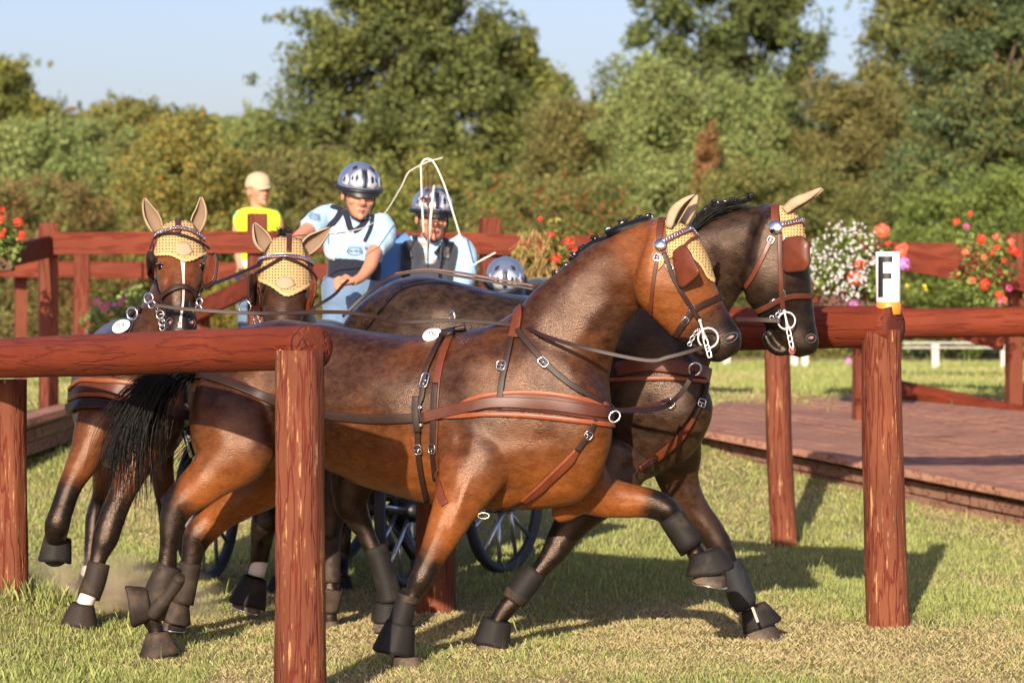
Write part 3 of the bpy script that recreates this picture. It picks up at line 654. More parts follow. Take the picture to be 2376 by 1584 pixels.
planter('flower_planter', 'half withered trailing plant with red geraniums behind the third helmet', 22.0, [(1250,570,48),(1285,620,52),(1240,640,45),(1300,570,35),(1260,690,45),(1290,525,22),(1215,600,30)], 'yellow', {'red': [(1254,508,6),(1278,546,9),(1321,562,13),(1290,600,13),(1335,583,9),(1296,635,6),(1345,590,8)]}, extra=dried, box=None, per=8500)
wb = []
for i in range(330):
    a = random.random()*6.28; q = random.random()**.55; wb.append((1968+math.cos(a)*96*q-(8 if i % 2 else 0), 605+math.sin(a)*92*q, random.uniform(1.4,3.9)))
wb = [p for p in wb if not (p[0] > 2020 and p[1] > 620)]
def whites(r):
    b = MB()
    for x, y, rp in wb: bloom(b, P(x, y, 22.45), rp*22.45/FP*.5, n=6, petal=.008)
    b.build('white_blossoms', M['petal_white'], r, smooth=False)
planter('flower_planter', 'big hanging ball of tiny white flowers with coral geraniums, left of the letter marker', 22.9, [(1935,600,60),(1985,570,50),(1975,640,50),(2040,650,45),(2045,690,40),(2060,600,40),(1925,650,40),(2020,735,25)], 'fresh', {'coral': [(2047,536,18),(1995,612,15),(1984,645,19),(2090,583,16),(2096,575,12)], 'lilac': [(2096,612,17),(1981,708,12),(1939,718,7),(1955,717,8),(1968,838,9)], 'red': [(2061,565,7)]}, extra=whites, box=(1900,700,2090,735))
planter('flower_planter', 'loose red geraniums hanging over the fence at the right edge', 23.0, [(2275,600,45),(2320,615,45),(2240,560,28),(2230,650,28),(2330,570,28),(2300,680,40),(2260,690,35)], 'fresh', {'red': [(2219,514,10),(2251,497,7),(2277,555,13),(2313,575,9),(2302,587,7),(2350,580,13),(2285,660,14),(2318,684,11),(2360,590,9),(2330,605,7)], 'coral': [(2240,585,10),(2311,550,10),(2282,597,8),(2347,562,10),(2256,650,9),(2330,697,9)], 'pink': [(2242,526,9),(2340,670,9),(2320,700,8)], 'yellow': [(2105,662,4),(2145,664,5),(2150,673,3)]}, per=5600)
# ------------------------------------------------------------------ horses
def coat(name, top, low, black=(.005,.004,.0035), rough=.29):
    """bay coat: brown body, black points from the 'dark' attribute"""
    m = mat(name, low, rough, spec=.46, Specular_Tint=(1,.74,.60,1)); b = NB(m); v = b.coord()
    big = b.noise(v, 3.2, 4, .6); med = b.noise(b.coord((1,1,1.6)), 17, 5, .7); fine = b.noise(b.coord((9,9,40)), 5, 5, .75)
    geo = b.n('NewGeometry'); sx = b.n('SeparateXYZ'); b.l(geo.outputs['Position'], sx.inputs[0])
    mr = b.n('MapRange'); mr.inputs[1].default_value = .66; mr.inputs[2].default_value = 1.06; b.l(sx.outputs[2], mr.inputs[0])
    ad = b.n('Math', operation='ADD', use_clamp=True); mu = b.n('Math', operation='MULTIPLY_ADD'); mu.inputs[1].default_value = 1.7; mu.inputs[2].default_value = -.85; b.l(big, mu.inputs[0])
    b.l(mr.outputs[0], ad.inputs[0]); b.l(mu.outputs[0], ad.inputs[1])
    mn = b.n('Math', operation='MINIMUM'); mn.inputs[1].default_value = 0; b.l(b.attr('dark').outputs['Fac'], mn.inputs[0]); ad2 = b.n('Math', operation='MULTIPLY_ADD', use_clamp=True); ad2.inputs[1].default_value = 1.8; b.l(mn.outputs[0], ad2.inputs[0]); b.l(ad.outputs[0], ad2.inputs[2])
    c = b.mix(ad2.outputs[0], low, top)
    c = b.mix(b.ramp(med, [(.36,(0,0,0)),(.66,(1,1,1))]), b.mix(.20, c, (0,0,0)), b.mix(.06, c, (.6,.35,.2)))
    c = b.mix(b.ramp(fine, [(.35,(.35,.35,.35)),(.6,(0,0,0))]), c, (0,0,0))
    dk = b.attr('dark').outputs['Fac']; dn = b.n('Math', operation='MULTIPLY_ADD'); dn.inputs[1].default_value = .9; dn.inputs[2].default_value = -.45; b.l(med, dn.inputs[0])
    d2 = b.n('Math', operation='ADD'); b.l(dk, d2.inputs[0]); b.l(dn.outputs[0], d2.inputs[1])
    blk = b.mix(b.ramp(med, [(.45,(0,0,0)),(.7,(1,1,1))]), black, (.018,.011,.008))
    c = b.mix(b.ramp(d2.outputs[0], [(.25,(0,0,0)),(.75,(1,1,1))]), c, blk); b.col(c)
    rr = b.n('MapRange'); rr.inputs[1].default_value = .3; rr.inputs[2].default_value = .7; rr.inputs[3].default_value = rough-.10; rr.inputs[4].default_value = rough+.14; b.l(b.noise(v, 7, 5, .7), rr.inputs[0]); b.rough(rr.outputs[0])
    hh = b.mix(.5, b.mix(.5, med, b.noise(v, 5.5, 3, .5)), fine)
    b.bump(hh, .26, .016); return m
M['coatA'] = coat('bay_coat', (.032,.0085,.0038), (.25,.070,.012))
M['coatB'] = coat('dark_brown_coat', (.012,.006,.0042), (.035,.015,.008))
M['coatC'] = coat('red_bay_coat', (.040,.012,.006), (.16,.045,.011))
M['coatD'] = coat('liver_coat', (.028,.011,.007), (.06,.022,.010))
M['hair'] = mat('black_hair', (.006,.005,.0045), .38, spec=.3); _b = NB(M['hair']); _b.bump(_b.noise(_b.coord((60,60,8)), 8, 4), .5, .004)
def muscle(parts):
    """soft swellings and furrows: (px,py,Y,radius_m,height_m, stretch dir px, stretch)"""
    P3 = []
    for (x, y, Y, r, h, dx, dy, s) in parts:
        c = P(x, y, Y); d = Vector((dx, 0, -dy)).normalized(); P3.append((c, r, h, d, s))
    def f(p):
        z = 0
        for c, r, h, d, s in P3:
            q = p-c; a = q.dot(d); q2 = q-d*a; e = (q2.length_squared+(a/s)**2)/(r*r)
            if e < 6: z += h*math.exp(-e)
        return z*1.5+.0065*mnoise.noise(Vector((p.x*6,p.y*5,p.z*4.2)))+.0024*mnoise.noise(Vector((p.x*10,p.y*10,p.z*16)))
    return f
YA = lambda x: 13.52-(x-440)*.00070
A = Body()
rows = [(446,872,441,985,.09),(456,835,450,1040,.16),(500,790,478,1082,.22),(560,757,548,1092,.255),(640,741,640,1085,.275),(740,748,735,1085,.28),(850,765,840,1128,.285),(960,778,950,1160,.29),(1060,772,1060,1176,.28),(1140,748,1160,1184,.26),(1205,722,1255,1182,.235),(1262,745,1335,1168,.21),(1320,800,1385,1120,.18),(1368,850,1412,1060,.13),(1395,900,1424,1010,.08)]
A.sil([(a,b,c,d,YA((a+c)/2),w_,0) for a,b,c,d,w_ in rows], ex=.86)
A.sil([(1150,760,1400,1000,YA(1250),.17,0),(1192,728,1422,950,YA(1290),.165,0),(1224,690,1416,880,YA(1310),.135,0),(1268,646,1432,812,YA(1350),.115,0),(1335,594,1456,752,YA(1390),.10,0),(1412,548,1486,722,YA(1450),.092,-.1),(1484,515,1506,700,YA(1500),.088,-.22),(1535,500,1518,670,YA(1530),.08,-.3)])
YH = YA(1560)-.02
A.sil([(1515,508,1468,672,YH,.085,-.4),(1560,512,1482,706,YH,.1,-.4),(1600,535,1512,735,YH,.108,-.4),(1634,585,1540,758,YH,.106,-.4),(1656,640,1562,786,YH,.088,-.4),(1676,690,1590,802,YH,.068,.1),(1700,735,1618,818,YH,.058,.9),(1719,768,1642,832,YH,.058,1),(1722,795,1660,842,YH,.05,1),(1714,815,1676,838,YH,.03,1)])
A.sil([(1612,800,1590,800,YH,.05,.9),(1640,818,1615,830,YH,.045,.9),(1668,826,1640,838,YH,.04,.9),(1678,832,1658,838,YH,.025,.9)])
A.limb([(1120,960,95,12.93,.10,0),(1105,1030,92,12.86,.10,0),(1085,1110,76,12.78,.09,0),(1052,1185,54,12.74,.075,0),(1022,1250,40,12.72,.055,.25),(992,1310,30,12.71,.042,.8),(976,1345,29,12.7,.043,.9),(958,1382,20,12.7,.03,1),(940,1430,18,12.7,.03,1),(922,1478,22,12.7,.036,1),(934,1512,19,12.7,.03,1),(944,1535,22,12.7,.03,1)])
A.limb([(1310,1060,100,13.0,.1,0),(1345,1110,78,13.06,.09,0),(1395,1148,55,13.1,.08,0),(1455,1160,43,13.1,.06,.1),(1505,1166,34,13.1,.05,.7),(1545,1182,31,13.1,.045,.95),(1572,1215,24,13.1,.03,1),(1598,1252,21,13.1,.03,1),(1618,1290,24,13.1,.034,1),(1632,1318,20,13.1,.03,1)])
A.limb([(1360,1130,45,13.05,.07,0),(1310,1180,34,13.05,.05,0),(1285,1204,16,13.05,.03,0)])
A.limb([(560,900,105,13.3,.13,0),(545,980,108,13.2,.14,0),(552,1042,86,13.14,.12,0),(508,1090,64,13.12,.09,.0),(462,1135,46,13.1,.06,.15),(418,1172,38,13.1,.045,.7),(400,1205,34,13.1,.042,.9),(393,1250,25,13.1,.034,1),(384,1310,21,13.1,.03,1),(364,1375,22,13.1,.032,1),(350,1425,25,13.1,.036,1),(362,1462,19,13.1,.03,1),(370,1500,24,13.1,.03,1)])
A.limb([(470,1090,30,13.13,.05,.2),(405,1140,17,13.12,.03,.8),(374,1168,13,13.11,.02,1)])
A.limb([(650,1020,95,13.55,.12,0),(655,1085,72,13.6,.1,0),(620,1130,52,13.65,.08,0),(558,1165,42,13.7,.06,0),(500,1205,38,13.75,.05,.1),(462,1240,36,13.75,.045,.7),(447,1285,25,13.75,.034,1),(438,1340,21,13.75,.03,1),(424,1392,23,13.75,.034,1),(412,1420,19,13.75,.03,1),(402,1450,22,13.75,.03,1)])
dA = muscle([(1130,1000,12.75,.14,.020,.3,1,1.6),(1215,960,12.85,.035,-.010,.9,1.3,4),(1060,1000,12.75,.03,-.010,.25,1,4.5),(1020,1120,12.7,.05,-.008,.6,1,2.5),(1180,1060,12.8,.09,.012,1,-.2,1.5),(1150,1150,12.85,.03,-.010,1,-.55,3.5),(1310,1040,12.85,.1,.016,.3,1,1.5),(1260,1110,12.85,.028,-.008,1,-.6,4),(1420,720,12.8,.03,-.008,.75,-1,5),(1330,800,12.8,.11,.012,.8,-1,2),(560,900,13.1,.16,.014,.3,1,1.3),(640,1000,13.1,.04,-.014,.35,1,3),(610,1060,13.05,.08,.014,.5,1,1.2),(500,1060,13.1,.025,-.006,.6,1,3),(700,860,13.05,.10,-.010,1,.1,2),(850,930,12.95,.2,.014,1,0,1.6),(760,1060,12.95,.05,-.008,1,.35,3),(1090,830,12.85,.12,.01,.2,1,1.6),(1150,760,12.8,.05,-.008,1,0,2),
 (1528,660,12.7,.055,.012,.5,1,1.4),(1620,700,12.7,.016,.006,.65,1,5.5),(1590,740,12.7,.035,-.008,.7,1,2),(1645,610,12.75,.02,.006,1,.6,1.2),(1560,1182,13.05,.03,.006,0,1,1),(1440,1165,13.05,.012,-.004,1,0,6),(1040,1220,12.68,.012,-.005,.35,-1,6),(1070,1160,12.68,.02,.006,.35,-1,5)])
def horse_root(x, Y, label, group='team of four bay horses'):
    p = P(x, 1000, Y); return empty('horse', (p.x, Y, terr(p.x, Y)), label, 'horse', group)
HA = horse_root(1000, 12.9, 'nearest glossy bay horse trotting right, round number plate 78 on its back')
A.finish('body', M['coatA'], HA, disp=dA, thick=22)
YB = lambda x: 14.25-(x-760)*.00074
B = Body()
rows = [(772,800,765,950,.1),(805,735,792,1050,.19),(860,680,850,1100,.25),(930,645,925,1085,.275),(1010,642,1015,1095,.285),(1100,662,1110,1130,.29),(1200,682,1220,1155,.29),(1310,684,1340,1160,.28),(1400,660,1440,1140,.26),(1470,640,1510,1110,.24),(1530,690,1570,1085,.21),(1580,770,1615,1045,.17),(1615,830,1645,990,.12),(1635,880,1654,940,.07)]
B.sil([(a,b,c,d,YB((a+c)/2),w_,.15) for a,b,c,d,w_ in rows], ex=.86)
B.sil([(1380,700,1610,960,YB(1480),.17,.1),(1425,662,1640,880,YB(1500),.15,.1),(1462,605,1658,812,YB(1530),.12,.1),(1515,560,1678,758,YB(1580),.105,.1),(1590,525,1700,716,YB(1640),.1,.1),(1660,498,1716,692,YB(1690),.093,0),(1728,480,1728,672,YB(1730),.088,0),(1790,470,1745,650,YB(1770),.08,0)])
YH2 = 13.45
B.sil([(1775,474,1722,640,YH2,.085,0),(1822,476,1722,678,YH2,.1,0),(1858,505,1732,702,YH2,.108,.1),(1871,560,1742,716,YH2,.107,.3),(1879,620,1756,738,YH2,.092,.6),(1885,680,1776,762,YH2,.07,.8),(1890,730,1794,784,YH2,.058,.9),(1896,768,1812,806,YH2,.056,1),(1902,796,1830,822,YH2,.05,1),(1890,820,1852,830,YH2,.03,1)])
B.sil([(1780,770,1765,775,YH2,.04,.9),(1800,800,1775,806,YH2,.042,.9),(1835,815,1800,826,YH2,.036,.9),(1845,822,1822,826,YH2,.02,.9)])
B.limb([(1545,1000,95,13.75,.1,.1),(1565,1060,66,13.82,.09,.1),(1572,1110,50,13.86,.075,.2),(1602,1170,40,13.86,.055,.3),(1645,1225,32,13.86,.048,.5),(1672,1270,29,13.86,.043,.8),(1694,1320,21,13.86,.03,1),(1722,1385,21,13.86,.03,1),(1742,1420,23,13.86,.036,1),(1760,1450,19,13.86,.03,1)])
B.limb([(1440,1040,95,13.45,.1,.2),(1400,1130,66,13.4,.08,.3),(1348,1190,48,13.36,.06,.5),(1308,1238,37,13.34,.05,.7),(1282,1284,29,13.32,.043,.85),(1250,1325,21,13.31,.03,1),(1212,1370,20,13.3,.03,1),(1178,1408,23,13.3,.035,1),(1155,1440,19,13.3,.03,1),(1142,1475,22,13.3,.03,1)])
B.limb([(860,960,110,14.05,.13,.2),(850,1040,92,13.98,.12,.2),(822,1105,60,13.95,.08,.4),(815,1165,44,13.94,.055,.6),(832,1205,33,13.94,.042,.8),(850,1240,24,13.94,.032,1),(876,1300,22,13.94,.03,1),(902,1375,22,13.94,.034,1),(900,1408,18,13.94,.03,1),(898,1440,20,13.94,.03,1)])
B.limb([(820,1120,30,13.95,.04,.6),(796,1170,16,13.95,.02,.8)])
B.limb([(815,1000,90,14.45,.1,.2),(800,1090,62,14.45,.08,.3),(778,1165,40,14.4,.05,.6),(768,1215,30,14.4,.042,.8),(767,1290,21,14.35,.03,1),(766,1360,22,14.3,.034,1),(764,1400,18,14.3,.03,1),(766,1450,20,14.3,.03,1)])
dB = muscle([(1440,980,13.3,.14,.018,.3,1,1.6),(1500,900,13.3,.03,-.010,.8,1.2,4),(1580,980,13.4,.1,.014,.2,1,1.5),(1510,1060,13.35,.03,-.01,1,-.55,4),(1560,620,13.3,.03,-.008,.9,-.7,5),(1640,590,13.25,.06,-.006,1,-.6,2),(1744,650,13.3,.055,.012,.3,1,1.4),(1830,700,13.35,.016,.006,.3,1,6),(1815,740,13.35,.035,-.008,.3,1,2),(1862,590,13.35,.02,.006,1,.6,1.2),(960,700,13.9,.14,.012,1,.2,1.4),(1060,720,13.9,.03,-.007,.4,1,4),(1600,1150,13.8,.02,.007,.3,1,4)])
HB = horse_root(1300, 13.8, 'far dark brown horse of the front pair, head over the red rail')
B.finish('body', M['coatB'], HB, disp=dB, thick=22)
# --- horse C, facing the camera, left
Cc = Body()
def cx(x, y, Y): p = P(x, y, Y); return (p.x, p.y, p.z)
Cc.chain([(*cx(308,950,13.98),.10,.12,0),(*cx(306,940,14.12),.23,.26,0),(*cx(306,925,14.4),.275,.35,0),(*cx(306,915,14.9),.29,.36,0),(*cx(306,905,15.4),.3,.34,0),(*cx(306,880,15.8),.28,.32,0),(*cx(306,870,16.1),.22,.28,0),(*cx(306,870,16.25),.1,.16,0)])
Cc.sil([(185,900,425,910,14.25,.25,0),(205,860,425,865,14.2,.24,0),(262,800,440,800,14.15,.22,0),(312,740,452,740,14.1,.2,0),(340,690,452,690,14.05,.18,0),(362,640,455,640,14.02,.16,0),(372,580,452,580,13.98,.13,0),(385,545,445,545,13.93,.08,0)])
HCY = lambda y: 13.86-(y-520)*.0014
Cc.sil([(392,514,440,514,HCY(510),.05,-.4),(372,530,458,528,HCY(530),.1,-.4),(360,560,470,558,HCY(560),.13,-.4),(357,590,478,588,HCY(590),.15,-.4),(359,618,483,616,HCY(616),.15,-.4),(364,645,474,643,HCY(643),.145,-.4),(372,680,462,678,HCY(680),.12,-.4),(380,712,452,710,HCY(710),.095,.2),(383,735,456,733,HCY(735),.085,.8),(380,755,458,753,HCY(755),.075,1),(386,775,452,774,HCY(775),.06,1),(400,788,438,787,HCY(785),.03,1)])
Cc.limb([(238,960,62,14.05,.11,0),(216,1020,50,14.0,.1,0),(190,1075,38,13.95,.07,0),(164,1125,28,13.9,.05,.6),(146,1175,27,13.86,.045,1),(134,1218,31,13.84,.045,1),(130,1245,26,13.92,.05,1),(130,1270,22,14.05,.05,1)])
Cc.limb([(352,960,66,14.05,.11,0),(338,1020,52,14.0,.1,0),(312,1080,40,13.95,.07,0),(282,1150,32,13.88,.05,.6),(256,1215,32,13.84,.046,.9),(244,1250,32,13.83,.046,1),(230,1290,22,13.82,.03,1),(213,1340,21,13.8,.03,1),(202,1380,24,13.78,.034,1),(194,1405,19,13.76,.03,1),(186,1440,22,13.75,.03,1)])
Cc.limb([(262,1010,50,15.6,.12,0),(248,1080,34,15.6,.08,.2),(240,1150,26,15.7,.05,.7),(222,1200,23,15.7,.045,1),(214,1260,18,15.65,.03,1),(206,1320,17,15.6,.03,1),(196,1355,20,15.55,.034,1),(186,1385,20,15.5,.03,1)])
Cc.limb([(360,1010,50,15.6,.12,0),(372,1080,34,15.5,.08,.2),(384,1150,26,15.5,.05,.7),(390,1200,23,15.5,.045,1),(394,1280,18,15.4,.03,1),(392,1340,20,15.4,.034,1),(386,1390,20,15.4,.03,1)])
HCr = horse_root(306, 14.6, 'bay horse with a thin white blaze coming towards the camera, far left')
dC = muscle([(300,960,13.9,.03,-.012,0,1,3),(240,960,13.95,.1,.012,.1,1,1.5),(360,960,13.95,.1,.012,0,1,1.5),(386,655,13.55,.02,-.008,.1,1,3),(448,655,13.55,.02,-.008,-.1,1,3),(370,612,13.65,.02,.012,0,1,1),(473,610,13.65,.02,.012,0,1,1),(395,742,13.5,.016,-.016,.3,1,1.4),(444,742,13.5,.016,-.016,-.3,1,1.4),(420,660,13.6,.03,.006,0,1,3)])
Cc.finish('body', M['coatC'], HCr, disp=dC, thick=22)
# --- horse D, facing the camera, between
D = Body()
D.chain([(*cx(662,950,14.55),.10,.12,0),(*cx(664,940,14.7),.23,.26,0),(*cx(672,925,15.0),.275,.35,0),(*cx(700,915,15.5),.29,.36,0),(*cx(728,905,16.0),.3,.34,0),(*cx(750,880,16.4),.28,.32,0),(*cx(765,870,16.7),.22,.28,0),(*cx(770,870,16.85),.1,.16,0)])
D.sil([(560,900,775,905,14.85,.25,0),(580,850,765,855,14.8,.22,0),(600,800,745,800,14.75,.2,0),(612,730,730,730,14.7,.19,0),(618,670,712,670,14.65,.17,0),(625,610,705,610,14.6,.13,0),(640,570,692,570,14.55,.08,0)])
HDY = lambda y: 14.4-(y-540)*.0017
D.sil([(646,552,690,552,HDY(548),.05,0),(622,568,708,568,HDY(568),.1,.1),(608,600,716,600,HDY(600),.14,.1),(600,635,722,635,HDY(635),.155,.2),(600,665,722,665,HDY(665),.155,.3),(604,695,716,695,HDY(695),.145,.2),(612,730,706,730,HDY(730),.12,.1),(620,770,698,770,HDY(770),.09,.3),(624,800,696,800,HDY(800),.08,1),(634,826,684,826,HDY(825),.06,1),(648,838,672,838,HDY(838),.03,1)])
D.limb([(622,970,60,14.75,.11,.2),(620,1060,50,14.65,.09,.4),(622,1130,36,14.5,.06,.8),(618,1190,34,14.4,.05,.9),(610,1235,30,14.4,.046,1),(604,1275,24,14.5,.04,1),(598,1310,22,14.55,.035,1),(585,1345,20,14.55,.03,1)])
D.limb([(710,970,60,14.75,.11,.2),(705,1060,48,14.75,.09,.4),(700,1140,34,14.75,.06,.8),(698,1200,32,14.75,.05,.9),(694,1260,22,14.72,.03,1),(690,1310,22,14.7,.034,1),(688,1350,20,14.7,.03,1),(686,1385,22,14.7,.03,1)])
D.limb([(690,1010,50,16.3,.12,.2),(672,1090,34,16.3,.08,.3),(660,1160,24,16.3,.05,.8),(658,1240,17,16.2,.03,1),(655,1300,18,16.2,.03,1),(650,1345,18,16.1,.03,1)])
D.limb([(780,1010,50,16.4,.12,.2),(790,1090,34,16.4,.08,.3),(800,1160,24,16.4,.05,.8),(800,1240,17,16.3,.03,1),(796,1300,18,16.3,.03,1),(790,1340,18,16.2,.03,1)])
HDr = horse_root(690, 15.3, 'dark brown horse coming towards the camera beside the white blazed one')
dD = muscle([(625,690,14.2,.02,-.007,.1,1,3),(694,690,14.2,.02,-.007,-.1,1,3),(608,652,14.25,.02,.012,0,1,1),(714,652,14.25,.02,.012,0,1,1),(660,720,14.2,.03,.006,0,1,3)])
D.finish('body', M['coatD'], HDr, disp=dD, thick=22)
# ------------------------------------------------------------------ tack
M['ear_cloth'] = mat('beige_ear_cloth', (.50,.36,.22), .85, spec=.1); _b = NB(M['ear_cloth']); _b.col(_b.mix(_b.ramp(_b.noise(_b.coord(), 16, 4), [(.38,(0,0,0)),(.75,(1,1,1))]), (.42,.31,.20), (.29,.205,.13)))
def crochet():
    m = mat('crochet_cotton', (.64,.43,.18), .85, spec=.1); b = NB(m); v = b.coord((1,1,1), 'UV')
    vo = b.n('TexVoronoi', feature='F1'); vo.inputs['Scale'].default_value = 9; vo.inputs['Randomness'].default_value = .12; b.l(v, vo.inputs['Vector'])
    f = b.ramp(vo.outputs['Distance'], [(.20,(1,1,1)),(.30,(0,0,0))]); b.col(b.mix(f, (.50,.34,.155), (.07,.035,.02))); b.bump(f, -.5, .003); return m
M['crochet'] = crochet()
M['ear_inner_shade'] = mat('ear_inner_shade', (.22,.15,.10), .9, spec=.05)  # darker ear cloth for the inside: shade of the hollow put into the colour
M['crochet_edge'] = mat('crochet_edging', (.52,.36,.17), .85, spec=.1)
M['gusset'] = mat('plain_bonnet_cloth', (.42,.29,.19), .85, spec=.1)
M['white_hair'] = mat('white_hair', (.62,.55,.50), .7); M['pink_skin'] = mat('pink_skin', (.50,.16,.12), .5)
def drape(name, top, bot, N, Mr, bvh, m, parent, off=.007, Y=13, scallop=0, nsc=10, bowl=0):
    T = cat(top, 8); Bt = cat(bot, 8)
    def at(L, s): f = s*(len(L)-1); i = min(int(f), len(L)-2); return L[i]+(L[i+1]-L[i])*(f-i)
    v = []; uv = []
    for j in range(Mr+1):
        for i in range(N+1):
            s = i/N; t = j/Mr; a = at(T, s); c = at(Bt, s); q = a+(c-a)*t
            if scallop: q = q+np.array([0, t*scallop*abs(math.sin(math.pi*nsc*s))])
            lo, no = hit(bvh, q[0], q[1], Y); p = lo+no*off; v.append(p); uv.append((q[0]/60, q[1]/60))
    W = N+1; v2 = list(v)
    for _ in range(1):
        for j in range(1, Mr):
            for i in range(1, N): v2[j*W+i] = (v[j*W+i]*2+v[j*W+i-1]+v[j*W+i+1]+v[(j-1)*W+i]+v[(j+1)*W+i])/6
    f = [(j*W+i, (j+1)*W+i, (j+1)*W+i+1, j*W+i+1) for j in range(Mr) for i in range(N)]
    me = mesh(name, v2, f); ul = me.uv_layers.new(name='UVMap')
    for l in me.loops: ul.data[l.index].uv = uv[l.vertex_index]
    o = link(name, me, m, parent); s = o.modifiers.new('s', 'SOLIDIFY'); s.thickness = .004; s.offset = 0; return o
def ear(line, hw, Y, od, parent, m=None, gap=70, dY=0, label=None):
    R = cat([(a, b) for a, b in line], 4); n = len(R); rings = []
    od = Vector(od).normalized(); pts = [P(r[0], r[1], Y+dY*i/n) for i, r in enumerate(R)]
    W = [hw*(0.78+.45*math.sin(min(1, i/(n-1)*1.5)*math.pi*.62))*(1-(i/(n-1))**2.6)+.6 for i in range(n)]
    v = []; K = 16
    for i in range(n):
        t = (pts[min(i+1, n-1)]-pts[max(0, i-1)]).normalized(); o = (od-t*od.dot(t)).normalized(); sd = t.cross(o); r = W[i]*Y/FP
        for k in range(K+1):
            a = math.radians(gap+(360-2*gap)*k/K); v.append(pts[i]+o*math.cos(a)*r*.72+sd*math.sin(a)*r)
    f = [(i*(K+1)+k, i*(K+1)+k+1, (i+1)*(K+1)+k+1, (i+1)*(K+1)+k) for i in range(n-1) for k in range(K)]
    o = link('ear', mesh('ear', v, f), [M['ear_cloth'], M['ear_inner_shade']], parent); s = o.modifiers.new('s', 'SOLIDIFY'); s.thickness = .005; s.offset = 1; s.material_offset = 1
    return o
def plate(name, poly, m, parent, thick=.006, bulge=.006, nrm=Vector((0,-1,0))):
    """rounded leather plate through 3-D points"""
    c = sum((Vector(p) for p in poly), Vector())/len(poly); v = []; K = len(poly); b = MB()
    def ringf(s, d): return [c+(Vector(p)-c)*s+nrm*d for p in poly]
    rings = [ringf(.02, -thick/2+bulge), ringf(.5, -thick/2+bulge*.8), ringf(.88, -thick/2+bulge*.3), ringf(.985, -thick/2), ringf(1, 0), ringf(.985, thick/2), ringf(.9, thick/2+bulge*.3), ringf(.5, thick/2+bulge), ringf(.02, thick/2+bulge*1.2)]
    b.loft(rings); return b.build(name, m, parent)
def rounded(poly, n=5, r=.25):
    out = []; K = len(poly)
    for i in range(K):
        p = np.array(poly[i], float); a = np.array(poly[i-1], float); c = np.array(poly[(i+1) % K], float)
        p0 = p+(a-p)*r; p1 = p+(c-p)*r
        for k in range(n+1): t = k/n; out.append(tuple((1-t)**2*p0+2*t*(1-t)*p+t*t*p1))
    return out
def sleeve(name, rows, m, parent, wdep=1.0):
    """tapered boot round a limb: rows (x,y,rpx,Y)"""
    R = cat(rows, 4); pts = [P(r[0], r[1], r[3]) for r in R]; n = len(R); rings = []
    for i, r in enumerate(R):
        t = (pts[min(i+1, n-1)]-pts[max(0, i-1)]).normalized(); sd = t.cross(Vector((0,1,0))).normalized(); dp = sd.cross(t); rr = r[2]*r[3]/FP
        rings.append([pts[i]+sd*rr*math.cos(2*math.pi*k/20)+dp*rr*wdep*1.1*math.sin(2*math.pi*k/20) for k in range(20)])
    b = MB(); b.loft(rings); return b.build(name, m, parent)
def bell(top, bot, Y, m, parent, name='bell_boot', wrinkle=.04, open_=True, tilt=0):
    """flared open cone: top/bot = (x,y,rpx)"""
    a = P(top[0], top[1], Y); c = P(bot[0], bot[1], Y); t = (c-a).normalized(); t = (Matrix.Rotation(tilt, 3, 'Y')@t) if tilt else t
    sd = t.cross(Vector((0,1,0))).normalized(); dp = sd.cross(t); rings = []
    for i in range(9):
        s = i/8; r = (top[2]+(bot[2]-top[2])*(s**.85))*Y/FP; g = []
        for k in range(32):
            an = 2*math.pi*k/32; w_ = 1+wrinkle*s*math.sin(an*3+top[0])+.02*math.sin(an*7)
            g.append(a+(c-a)*s+sd*r*w_*math.cos(an)+dp*r*w_*.95*math.sin(an)+t*.006*s*math.sin(an*2+bot[0]))
        rings.append(g)
    v = [q for g in rings for q in g]; f = [(i*32+k, i*32+(k+1) % 32, (i+1)*32+(k+1) % 32, (i+1)*32+k) for i in range(8) for k in range(32)]
    o = link(name, mesh(name, v, f), m, parent); s = o.modifiers.new('s', 'SOLIDIFY'); s.thickness = .006; s.offset = -1
    b = MB(); b.tube(rings[-1], .0035, 6, closed=True); b.build('binding', M['boot'], o); return o
def hoof(top, bot, Y, parent):
    o = sleeve('hoof', [(top[0],top[1],top[2],Y),((top[0]+bot[0])/2,(top[1]+bot[1])/2,(top[2]+bot[2])/2+1,Y),(bot[0],bot[1],bot[2],Y)], M['hoof'], parent)
    a = P(top[0], top[1], Y); c = P(bot[0], bot[1], Y); t = (c-a).normalized(); sd = t.cross(Vector((0,1,0))).normalized(); dp = sd.cross(t); r = bot[2]*Y/FP
    b = MB(); b.tube([c+sd*r*.97*math.cos(k/24*6.283)+dp*r*math.sin(k/24*6.283)+t*.002 for k in range(24)], .0055, 6, closed=True); b.build('horseshoe', M['chrome'], o); return o
def ringm(b, c, r, ax1, ax2, th, n=28): b.tube([Vector(c)+Vector(ax1)*r*math.cos(6.2832*k/n)+Vector(ax2)*r*math.sin(6.2832*k/n) for k in range(n)], th, 7, closed=True)
def buckle(b, bvh, x, y, ang, w_, l_, off=.009):
    lo, no = hit(bvh, x, y, 13); p = lo+no*off; a = math.radians(ang); t = Vector((math.cos(a), 0, -math.sin(a))); t = (t-no*t.dot(no)).normalized(); s = no.cross(t); pts = []
    k = p.y/FP
    for i in range(20):
        q = 2*math.pi*i/20; cx_, sy_ = math.cos(q), math.sin(q); pts.append(p+t*l_*k*math.copysign(abs(cx_)**.5, cx_)+s*w_*k*math.copysign(abs(sy_)**.5, sy_))
    b.tube(pts, .0024, 6, closed=True); b.tube([p-s*w_*k, p+s*w_*k], .0022, 5); b.tube([p, p+t*l_*k], .002, 5)
